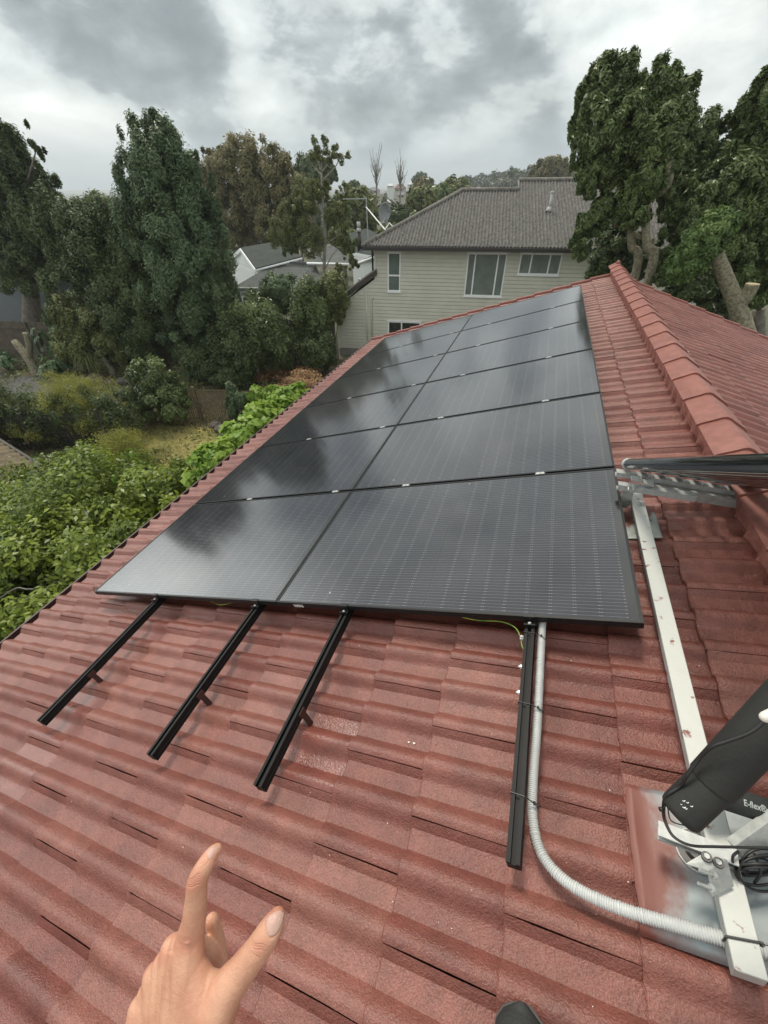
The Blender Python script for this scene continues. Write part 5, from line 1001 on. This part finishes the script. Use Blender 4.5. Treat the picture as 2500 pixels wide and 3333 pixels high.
b = MB(); p = rf(3.600, -.665, -.108); b.tube([p, p + RN * .006], .050, 28); o = b.build('foot_boot', alu_m, col, smooth=True, sharp=40)
b = MB(); b.tube([p + RN * .006, p + RN * .0075], .047, 28); b.tube([p + RN * .0072, p + RN * .02], [.032, .026], 24); b.build('rubber_ring', dark_trim, col, smooth=True, sharp=40)
# manifold at the raised end, beyond the right edge
b = MB(); e = A0 + TD * 1.8; b.box((e[0] + .0, e[1] - .075, e[2] - .06), (e[0] + .85, e[1] + .06, e[2] + .08)); b.build('manifold', worn_alu, col, bevel=.02)

# flashings
lead_m = paint_worn('large_flashing', .40, .64, 6, (0.27, 0.305, 0.315), (0, .0, .13, .27, -.12))
def flashing(name, label, u0, u1, v0, v1, n, m, lip=True):
    b = MB(); rows = []; nu, nv = 26, 22
    for i in range(nu + 1):
        row = []
        for j in range(nv + 1):
            u, v = u0 + (u1 - u0) * i / nu, v0 + (v1 - v0) * j / nv; nz = n + .006 * mnoise.noise((u * 9, v * 9, 1)) + .003 * mnoise.noise((u * 28, v * 28, 3))
            if lip and i <= 1: nz += .010 if i == 0 else .006
            if lip and j == 0: nz -= .022
            row.append(rf(u + .008 * mnoise.noise((v * 14, 2, 0)) * (i == 0), v + .01 * mnoise.noise((u * 14, 5, 0)) * (j == nv), nz))
        rows.append(row)
    b.grid([r[::-1] for r in rows]); o = b.build(name, m, smooth=True, org=rf(u0, v0, n)); tag(o, label, 'flashing'); md = o.modifiers.new('t', 'SOLIDIFY'); md.thickness = .003; return o
flashing('metal_flashing', 'large paint rubbed metal flashing sheet under the near end of the white beam', 3.445, 3.93, -.872, -.535, -.108, lead_m)
flashing('metal_flashing', 'small grey flashing square under the far end of the white beam', 3.50, 3.72, .63, .90, -.117, paint_worn('small_flashing', .50, .60, 7, (0.33, 0.36, 0.34), (1, .02, .26, -.10, .16)), False)

# insulated pipes and cables
foam_m = mat('black_foam', (0.016, 0.016, 0.015), .72, base2=(0.022, 0.022, 0.020), vscale=10, bump=.12, bscale=140)
foam2 = mat('dusty_black_foam', (0.026, 0.029, 0.028), .8, base2=(0.016, 0.017, 0.016), vscale=8, bump=.2, bscale=120)
pp = thing('insulated_pipe', 'thick black foam wrapped pipe rising to the right edge', 'pipe', at_d(2195, 2665, .70)); PA, PB_, PC = at_d(2212, 2650, .695), at_d(2318, 2548, .685), at_d(2700, 2140, .62)
b = MB(); d_ = (PB_ - PA) / np.linalg.norm(PB_ - PA); b.tube([PA - d_ * .004, PA, PA + d_ * .008, PB_ + d_ * .03], [.026, .0305, .032, .032], 28); b.build('end_sleeve', foam_m, pp, smooth=True, sharp=50)
b = MB(); d2 = (PC - PB_) / np.linalg.norm(PC - PB_); b.tube([PB_ - d2 * .0015, PB_, PB_ + d2 * .002, PC], [.0335, .0350, .0355, .0355], 28); b.build('outer_sleeve', foam_m, pp, smooth=True, sharp=50)
b = MB()
for (x, y, s_) in ((2222, 2606, 1), (2235, 2612, .8), (2222, 2627, 1.2), (2230, 2632, .9), (2248, 2624, .9), (2216, 2618, .5)):
    p = at_d(x, y, .6615); b.tube([p, p + (CR * .0022 - CU * .0012) * s_, p + CR * .0045 * s_], [.0006, .0008 * s_, .0004], 6)
b.build('paint_fleck', white_m, pp)
pe = thing('insulated_pipe', 'black foam pipe with pale lettering behind the thick pipe', 'pipe', at_d(2330, 2590, 1.04)); QA, QB = at_d(2300, 2576, 1.03), at_d(2760, 2724, 1.00)
b = MB(); b.tube([QA, QB], .0290, 28); pipe2 = b.build('sleeve', foam2, pe, smooth=True, sharp=50)
ax = (QB - QA) / np.linalg.norm(QB - QA); mid0 = QA + ax * np.clip((at_d(2388, 2628, 1.02) - QA) @ ax, 0, 9); vd = (CAM - mid0); vd -= ax * (vd @ ax); vd /= np.linalg.norm(vd); sd_ = np.cross(vd, ax)
cu = bpy.data.curves.new('lettering', 'FONT'); cu.body = 'E-flex\u00ae'; cu.size = .0195; cu.offset = .0003; cu.resolution_u = 4
tmp = bpy.data.objects.new('tmp', cu); COL.objects.link(tmp); dg = bpy.context.evaluated_depsgraph_get(); tm = bpy.data.meshes.new_from_object(tmp.evaluated_get(dg))
import bmesh
bm = bmesh.new(); bm.from_mesh(tm); bmesh.ops.subdivide_edges(bm, edges=bm.edges[:], cuts=1); bmesh.ops.triangulate(bm, faces=bm.faces[:]); b = MB()
for v in bm.verts:
    a = (v.co.y - .004) / .0294; b.v.append(tuple(mid0 + ax * v.co.x * .92 + (vd * math.cos(a) + sd_ * math.sin(a)) * .0294))
bm.verts.index_update(); b.f = [tuple(v.index for v in f.verts) for f in bm.faces]; bm.free(); bpy.data.objects.remove(tmp)
b.build('lettering', mat('pale_print', (0.42, 0.44, 0.43), .7), pe)
cab_m = mat('black_cable', (0.018, 0.018, 0.018), .38)
cb = thing('black_cable', 'loose black cable running down the thick pipe into a coil', 'cable', at_d(2440, 2810, 1.0))
pth = [(2560, 2270, .60), (2490, 2345, .612), (2440, 2385, .622), (2370, 2412, .64), (2315, 2432, .655), (2275, 2470, .67), (2235, 2525, .68), (2212, 2560, .69), (2170, 2590, .70), (2160, 2630, .71), (2166, 2675, .74), (2195, 2725, .83), (2250, 2752, .90), (2330, 2756, .93), (2420, 2758, .95), (2540, 2762, .96)]
b = MB(); b.tube(spline([at_d(*q_) for q_ in pth], 6), .0030, 10); b.build('lead', cab_m, cb, smooth=True)
b = MB(); cc = at_d(2470, 2815, .97); g = random.Random(4); sp_ = []
for k in range(7 * 14):
    a = 2 * math.pi * k / 14; lp = k // 14; rr = .046 + .011 * math.sin(lp * 2.3) + .006 * math.sin(a * 2 + lp * 1.9) + .003 * math.sin(a * 3 + lp); tilt = .3 + .4 * math.sin(lp * 1.7)
    sp_.append(cc + CR * math.cos(a) * rr * 1.25 + CU * math.sin(a) * rr * .72 - CF * (math.sin(a) * rr * tilt + .003 * lp) + CU * .009 * math.sin(lp * 3.1) + CR * .008 * math.sin(lp * 2.1))
b.tube(spline(sp_, 2), .0030, 8)
b.tube(spline([cc - CR * .02 + CU * .035 - CF * .01, cc - CR * .012 - CF * .018, cc - CR * .02 - CU * .035 - CF * .01], 5), .0031, 7)
b.tube(spline([at_d(2405, 2770, .95), at_d(2385, 2790, .95), at_d(2392, 2830, .96), at_d(2420, 2850, .97), at_d(2520, 2845, .97)], 5), .0030, 8)
b.build('coil', cab_m, cb, smooth=True)
b = MB(); p = at_d(2154, 2634, .705); b.tube([p - CR * .0035, p + CR * .002], .0038, 8); b.tube(spline([p, at_d(2172, 2625, .70), at_d(2185, 2672, .72), at_d(2240, 2690, .72)], 4), .0011, 6); b.build('cable_tie', cab_m, cb, smooth=True)
b = MB(); b.tube([at_d(2492, 2334, .600), at_d(2540, 2312, .592)], .0078, 12, round_ends=True); b.build('white_plug', mat('white_plastic', (0.75, 0.72, 0.66), .4), cb, smooth=True)

# corrugated conduit
con_m = mat('white_conduit', (0.56, 0.57, 0.56), .5, var=.12, vscale=20)
cth = thing('corrugated_conduit', 'pale corrugated conduit curving from the array to the white beam', 'conduit', rf(3.2, -.6, -.1))
CP = [(3.199, .35, -.060), (3.196, .06, -.060), (3.194, -.2, -.062), (3.192, -.42, -.068), (3.186, -.60, -.078), (3.190, -.70, -.090), (3.218, -.775, -.100), (3.285, -.820, -.101), (3.39, -.838, -.098), (3.52, -.838, -.088), (3.60, -.836, -.084), (3.70, -.833, -.084), (3.9, -.84, -.086)]
S = spline([rf(*p) for p in CP], 24); S = np.array(S); L_ = np.concatenate([[0], np.cumsum(np.linalg.norm(np.diff(S, axis=0), axis=1))]); T_ = np.arange(0, L_[-1], .0014); SS_ = np.stack([np.interp(T_, L_, S[:, i]) for i in range(3)], 1)
RR = [.0142 + .0011 * (1 if (t / .0056) % 1 < .5 else -1) for t in T_]
b = MB(); b.tube(SS_, RR, 18); b.build('conduit', con_m, cth, smooth=True, sharp=50)
tie_m = mat('cable_tie_black', (0.014, 0.014, 0.014), .4)
def band(path, w, name, parent):
    b = MB(); P = [np.array(p) for p in path] + [np.array(path[0])]
    for a_, c_ in zip(P[:-1], P[1:]): b.tube([a_, c_], w, 6)
    return b
for v in (-.055, -.365, -.66):
    bb_ = band([rf(3.129, v, -.031), rf(3.172, v - .004, -.031), rf(3.193, v - .006, -.041 if v > -.5 else -.055), rf(3.2135, v - .007, -.062), rf(3.20, v - .006, -.088), rf(3.129, v, -.081)], .0018, '', cth)
    p = rf(3.196, v - .006, -.042 if v > -.5 else -.056); bb_.tube([p - RV * .004, p + RV * .004], .004, 6); bb_.tube([p, p + RU * .012 - RV * .012 - RN * .01], .0012, 5); bb_.build('cable_tie', tie_m, cth)
q0 = -.842; b = band([rf(3.609, q0, -.030), rf(3.671, q0 + .008, -.030), rf(3.671, q0 + .008, -.10), rf(3.607, q0, -.10)], .0024, '', cth); p = rf(3.674, q0 + .008, -.036); b.tube([p, p - RN * .009], .0045, 6); b.tube([p, p + RU * .05 + RN * .004], .001, 5); b.build('cable_tie', tie_m, cth)
ew = thing('earth_wire', 'yellow green earth wire hooked into the conduit rail', 'wire', rf(3.12, -.05, -.05)); wm = mat('earth_wire_yellow', (0.36, 0.40, 0.05), .4, base2=(0.07, 0.20, 0.04), vscale=14)
b = MB(); b.tube(spline([rf(2.72, .05, -.05), rf(2.9, .012, -.058), rf(3.02, .010, -.056), rf(3.085, -.020, -.050), rf(3.112, -.065, -.050), rf(3.121, -.105, -.055), rf(3.129, -.125, -.058)], 6), .0026, 8); b.tube(spline([rf(1.2, .02, -.055), rf(1.3, .002, -.060), rf(1.38, .02, -.055)], 5), .0020, 8); b.build('wire', wm, ew, smooth=True)
b = MB(); b.box((3.113, -.085, -.058), (3.126, -.066, -.043), rf); b.tube([rf(3.119, -.075, -.043), rf(3.119, -.075, -.036)], .0055, 6); b.build('lug', alu_m, ew)
# specks of paint, leaf and mortar crumbs lying on the tiles
cr_m = mat('crumb', (0.68, 0.63, 0.55), .8); dk_m = mat('leaf_crumb', (0.06, 0.04, 0.03), .8); g = random.Random(99)
SP = [(1325, 2405, 1.0), (1342, 2408, 1.2), (1419, 2995, .8), (1858, 2140, .6), (2330, 1380, 1), (2235, 1200, 1.2), (2168, 1030, .8)]
b = MB(); b2 = MB()
for k in range(150):
    u, v = g.uniform(.3, 4.0), g.uniform(-1.6, 5.5) ; r = g.uniform(.0012, .0032)
    if 0 < v and u < 3.5: u = g.uniform(3.57, 4.0)
    n = surf_n(u, v) + .001; t_ = (b if g.random() < .6 else b2); p = rf(u, v, n); a = g.uniform(0, 3.14); d_ = RU * math.cos(a) + RV * math.sin(a); e_ = np.cross(RN, d_); t_.prism([p + d_ * r, p + e_ * r * .6, p - d_ * r * .9, p - e_ * r * .5], RN * r * .6)
for (x, y, s_) in SP:
    q_ = on_roof(x, y, -.14); p = rf(q_[0], q_[1], surf_n(q_[0], q_[1]) if q_[0] < 4 else 0.0); r = .006 * s_; b.prism([p + RU * r, p + RV * r * .5, p - RU * r * .7, p - RV * r * .8], RN * r * .4)
tag(b.build('paint_crumbs', cr_m, org=rf(2, 0, -.15)), 'tiny pale crumbs scattered over the red tiles', 'debris', kind='stuff'); tag(b2.build('leaf_crumbs', dk_m, org=rf(2, 0, -.15)), 'tiny dark leaf crumbs scattered over the red tiles', 'debris', kind='stuff')

# ------------------------------------------------------------------ the person: pointing left hand, and one shoe tip
def skin_mat():
    m = bpy.data.materials.new('skin'); m.use_nodes = True; nt = m.node_tree; P = nt.nodes['Principled BSDF']; L = nt.links; N = nt.nodes; tc = N.new('ShaderNodeTexCoord')
    def noi(s, d, dist=0):
        n = N.new('ShaderNodeTexNoise'); n.inputs['Scale'].default_value = s; n.inputs['Detail'].default_value = d; n.inputs['Distortion'].default_value = dist; L.new(tc.outputs['Object'], n.inputs['Vector']); return n
    n1 = noi(28, 6); n2 = noi(260, 3)
    x = N.new('ShaderNodeMix'); x.data_type = 'RGBA'; r = N.new('ShaderNodeMapRange'); r.inputs[1].default_value = .35; r.inputs[2].default_value = .65; L.new(n1.outputs['Fac'], r.inputs[0]); L.new(r.outputs[0], x.inputs['Factor']); x.inputs['A'].default_value = (0.60, 0.325, 0.215, 1); x.inputs['B'].default_value = (0.46, 0.205, 0.132, 1)
    ak = N.new('ShaderNodeAttribute'); ak.attribute_name = 'knuckle'; y = N.new('ShaderNodeMix'); y.data_type = 'RGBA'; km = N.new('ShaderNodeMath'); km.operation = 'MULTIPLY'; km.inputs[1].default_value = .6; L.new(ak.outputs['Fac'], km.inputs[0]); L.new(km.outputs[0], y.inputs['Factor']); L.new(x.outputs['Result'], y.inputs['A']); y.inputs['B'].default_value = (0.50, 0.19, 0.125, 1)
    an = N.new('ShaderNodeAttribute'); an.attribute_name = 'nail'; z = N.new('ShaderNodeMix'); z.data_type = 'RGBA'; L.new(an.outputs['Fac'], z.inputs['Factor']); L.new(y.outputs['Result'], z.inputs['A']); z.inputs['B'].default_value = (0.52, 0.33, 0.275, 1)
    L.new(z.outputs['Result'], P.inputs['Base Color']); P.inputs['Roughness'].default_value = .48; P.inputs['Subsurface Weight'].default_value = .12; P.inputs['Subsurface Radius'].default_value = (.02, .008, .004); P.inputs['Subsurface Scale'].default_value = .3
    vo = N.new('ShaderNodeTexVoronoi'); vo.inputs['Scale'].default_value = 620; L.new(tc.outputs['Object'], vo.inputs['Vector'])
    wv = N.new('ShaderNodeAttribute'); wv.attribute_name = 'crease'
    a = N.new('ShaderNodeMath'); a.operation = 'MULTIPLY_ADD'; L.new(vo.outputs['Distance'], a.inputs[0]); a.inputs[1].default_value = .35; L.new(n2.outputs['Fac'], a.inputs[2])
    s_ = N.new('ShaderNodeMath'); s_.operation = 'MULTIPLY_ADD'; L.new(wv.outputs['Fac'], s_.inputs[0]); s_.inputs[1].default_value = -1.6; L.new(a.outputs[0], s_.inputs[2])
    bp = N.new('ShaderNodeBump'); bp.inputs['Strength'].default_value = .55; bp.inputs['Distance'].default_value = .0010; L.new(s_.outputs[0], bp.inputs['Height']); L.new(bp.outputs[0], P.inputs['Normal']); return m
H = {}
def hd(x, y, z): return np.array(at_d(x, y, z))
CH = [  # (points with photo pixel and depth, radii in metres)
    ('index', [(618, 3050, .392), (632, 2990, .390), (638, 2930, .389), (643, 2868, .388), (664, 2822, .391), (690, 2780, .397), (705, 2764, .401)], [.0128, .0112, .0101, .0096, .0086, .0070, .0055]),
    ('thumb', [(700, 3300, .372), (738, 3222, .376), (785, 3160, .379), (838, 3090, .380), (874, 3036, .382), (896, 2996, .386), (902, 2984, .388)], [.0200, .0165, .0138, .0122, .0118, .0098, .0080]),
    ('middle', [(566, 3092, .402), (640, 3080, .425), (716, 3150, .450)], [.0130, .0108, .0098]), ('middle2', [(716, 3150, .450), (706, 3070, .452), (690, 2995, .448)], [.0098, .0092, .0074]),
    ('ring', [(508, 3180, .402), (590, 3170, .440), (660, 3220, .462), (660, 3280, .455)], [.0128, .0105, .0095, .0085]),
    ('little', [(462, 3286, .396), (530, 3270, .432), (600, 3310, .452), (605, 3360, .445)], [.0115, .0092, .0084, .0076]),
    ('m1', [(618, 3050, .392), (612, 3200, .382), (600, 3420, .366)], [.0135, .0160, .0185]), ('m2', [(566, 3092, .402), (566, 3240, .390), (570, 3440, .372)], [.0132, .0165, .0190]),
    ('m3', [(508, 3180, .402), (520, 3300, .392), (540, 3460, .376)], [.0130, .0155, .0185]), ('m4', [(458, 3286, .396), (458, 3380, .388), (475, 3500, .375)], [.0120, .0155, .0190]),
    ('web', [(618, 3120, .388), (650, 3230, .380), (680, 3330, .372)], [.0120, .0180, .0220]), ('web2', [(640, 3190, .384), (740, 3222, .378)], [.0100, .0120]),
    ('palm', [(560, 3180, .405), (570, 3330, .398), (580, 3480, .382)], [.0140, .0200, .0220]), ('palm2', [(640, 3260, .392), (650, 3400, .380), (600, 3560, .366)], [.0160, .0220, .0260]),
    ('f1', [(592, 3080, .396), (589, 3210, .385), (585, 3430, .368)], [.0120, .0165, .0190]), ('f2', [(537, 3140, .402), (543, 3260, .391), (555, 3450, .374)], [.0122, .0160, .0188]), ('f3', [(486, 3235, .400), (500, 3340, .390), (525, 3480, .376)], [.0115, .0150, .0186]),
    ('wrist', [(570, 3480, .370), (560, 3620, .352), (560, 3800, .335)], [.0250, .0270, .0290]), ('wrist2', [(620, 3480, .366), (630, 3620, .350), (650, 3800, .335)], [.0250, .0260, .0285]),
]
b = MB()
for nm, pts, rr in CH:
    P = [hd(*p) for p in pts]; k = 4; S_ = spline(P, k); R2 = np.interp(np.arange(len(S_)) / k, np.arange(len(rr)), rr); b.tube(S_, list(R2), 20, round_ends=True)
e1, e2 = hd(565, 3800, .335), hd(650, 3800, .335); el = (e1 + e2) / 2 + np.array([0.02, -.20, -.12])
b.tube([e1, el], [.029, .040], 20, round_ends=True); b.tube([e2, el], [.0285, .040], 20, round_ends=True)
for x, y, z, r in ((612, 3066, .3885, .0102), (562, 3100, .3985, .0102), (508, 3182, .3990, .0100), (465, 3284, .3935, .0092)): p = hd(x, y, z); b.tube([p, p + CR * .001], r, 14, round_ends=True)
ho = b.build('raw_hand', skin_mat(), org=tuple(hd(590, 3250, .39)))
md = ho.modifiers.new('r', 'REMESH'); md.mode = 'VOXEL'; md.voxel_size = .0011; md.use_smooth_shade = True
md = ho.modifiers.new('s', 'SMOOTH'); md.factor = .6; md.iterations = 18
dg = bpy.context.evaluated_depsgraph_get(); me = bpy.data.meshes.new_from_object(ho.evaluated_get(dg)); me.name = 'person'; skin = ho.data.materials[0]; org = np.array(ho.location); bpy.data.objects.remove(ho)
me.materials.clear(); me.materials.append(skin); me.polygons.foreach_set('use_smooth', [True] * len(me.polygons))
V = np.zeros(len(me.vertices) * 3, np.float32); me.vertices.foreach_get('co', V); V = V.reshape(-1, 3).astype(float) + org
D_ = V - CAM; zz_ = D_ @ CF; PXx = SW / 2 + F * (D_ @ CR) / zz_; PXy = SH / 2 - F * (D_ @ CU) / zz_
Nn = np.zeros(len(me.vertices) * 3, np.float32); me.vertices.foreach_get('normal', Nn); Nn = Nn.reshape(-1, 3).astype(float)
facing = -(Nn * (D_ / np.linalg.norm(D_, axis=1)[:, None])).sum(1)
# nails: a shallow plate pressed into the thumb tip and the index tip, found in the finger's own frame
def plate(c, along, side, up, L2, W2):
    q = V - c; a = q @ along; s_ = q @ side; n = q @ up; r = (a / L2) ** 2 + (s_ / W2) ** 2 + np.where(a < 0, .0, 0.25 * (a / L2) ** 4); return np.where((n > -.012) & (Nn @ up > .15), r, 9)
def frame(p0, p1, side):
    al = p1 - p0; al /= np.linalg.norm(al); sd = side - al * (side @ al); sd /= np.linalg.norm(sd); return al, sd
tc_ = hd(900, 3008, .3735); al, sd = frame(hd(862, 3068, .383), hd(902, 2984, .388), CR - CU * .2); upn = CAM - tc_; upn -= al * (upn @ al); upn /= np.linalg.norm(upn); upn = upn * .93 + sd * .37; upn /= np.linalg.norm(upn); sd = np.cross(al, upn)
r = plate(tc_ - upn * .001, al, sd, upn, .0125, .0088); nail = np.clip((1.0 - r) * 8, 0, 1); groove = np.exp(-((np.sqrt(np.clip(r, 0, 9)) - 1.04) / .07) ** 2) * (r < 4)
ic = hd(689, 2764, .393); al2, sd2 = frame(hd(664, 2822, .391), hd(705, 2764, .401), CR); up2 = -CR * .80 + CU * .45 - CF * .35; up2 -= al2 * (up2 @ al2); up2 /= np.linalg.norm(up2); sd2 = np.cross(al2, up2)
r2 = plate(ic, al2, sd2, up2, .0066, .0052); nail = np.maximum(nail, np.clip((1 - r2) * 8, 0, 1)); groove = np.maximum(groove, .6 * np.exp(-((np.sqrt(np.clip(r2, 0, 9)) - 1.05) / .08) ** 2) * (r2 < 4))
V2 = V - Nn * (groove * .0007)[:, None] + Nn * (nail * .0002)[:, None]
# creases across the knuckles and tendons fanning over the back of the hand
cre = np.zeros(len(V))
def crease(px, py, ang, half, wid, amp):
    global cre
    c, s_ = math.cos(R_(ang)), math.sin(R_(ang)); a = (PXx - px) * c + (PXy - py) * s_; q_ = -(PXx - px) * s_ + (PXy - py) * c + 5 * np.sin(a / 9.0); cre = np.maximum(cre, amp * np.exp(-(q_ / wid) ** 2) * np.exp(-(a / half) ** 4) * (facing > .1) * (zz_ < .42))
for d_ in (-12, -5, 2, 9, 17): crease(634, 2866 + d_, -8 + d_ * .5, 22, 1.8, .8)
for d_ in (-8, 0, 9): crease(843, 3082 + d_, 28, 26, 1.8, .7)
crease(832, 3110, 60, 16, 2, .5); crease(672, 2812, -20, 16, 1.6, .4)
for k in range(9): crease(560 + 14 * k, 3230 + 9 * (k % 3), 70, 22, 1.5, .18)
kn = np.zeros(len(V))
for (x, y, rr) in ((636, 2870, 34), (600, 3070, 46), (846, 3086, 36), (530, 3110, 36), (893, 2990, 40), (695, 2790, 30)): kn = np.maximum(kn, np.exp(-(((PXx - x) ** 2 + (PXy - y) ** 2) / rr ** 2)))
tend = np.zeros(len(V))
for (x0, y0, x1, y1) in ((612, 3075, 596, 3330), (558, 3110, 566, 3330)):
    t_ = np.clip((PXy - y0) / (y1 - y0), 0, 1); q_ = PXx - (x0 + (x1 - x0) * t_); tend = np.maximum(tend, np.exp(-(q_ / 11) ** 2) * np.clip(1 - t_, 0, 1) * (PXy > y0 - 10) * (facing > .2))
V2 = V2 + Nn * (tend * .0012)[:, None] - Nn * (cre * .00035)[:, None]
me.vertices.foreach_set('co', (V2 - org).astype(np.float32).ravel()); add_attr(me, 'nail', nail); add_attr(me, 'knuckle', kn); add_attr(me, 'crease', cre + groove * .5); me.update()
person = bpy.data.objects.new('person', me); COL.objects.link(person); person.location = tuple(org); ORG['person'] = tuple(org)
tag(person, 'person pointing with a bare left hand from the bottom edge, black shoe tip beside', 'person')
# shoe
b = MB(); sc0 = on_roof(1690, 3296, -.06); su, sv = sc0[0], sc0[1]; rows = []
for i in range(15):
    t_ = i / 14; v = sv + .022 - .30 * t_; w = .060 * math.sin(min(1, t_ * 5 + .02) * math.pi / 2) ** .6 * (1 - .12 * t_) + .001; h = .012 + .052 * math.sin(min(1, t_ * 2.6 + .12) * math.pi / 2) + .04 * max(0, t_ - .45)
    rows.append([rf(su + w * math.cos(a), v, -.122 + h * max(0, math.sin(a)) ** .7) for a in [math.pi * k / 16 for k in range(17)]])
b.grid(rows); b.f.append(tuple(range(17))); sh = b.build('shoe', mat('black_shoe', (0.020, 0.021, 0.020), .7, bump=.2, bscale=200), person, smooth=True)
b = MB(); sole = []
for s_ in (1, -1):
    for i in range(15):
        ii = i if s_ > 0 else 14 - i; t_ = ii / 14; v = sv + .026 - .304 * t_; w = (.060 * math.sin(min(1, t_ * 5 + .02) * math.pi / 2) ** .6 * (1 - .12 * t_) + .004) * s_; sole.append(rf(su + w, v, -.136))
b.prism(sole, RN * .014); b.build('sole', tie_m, sh)
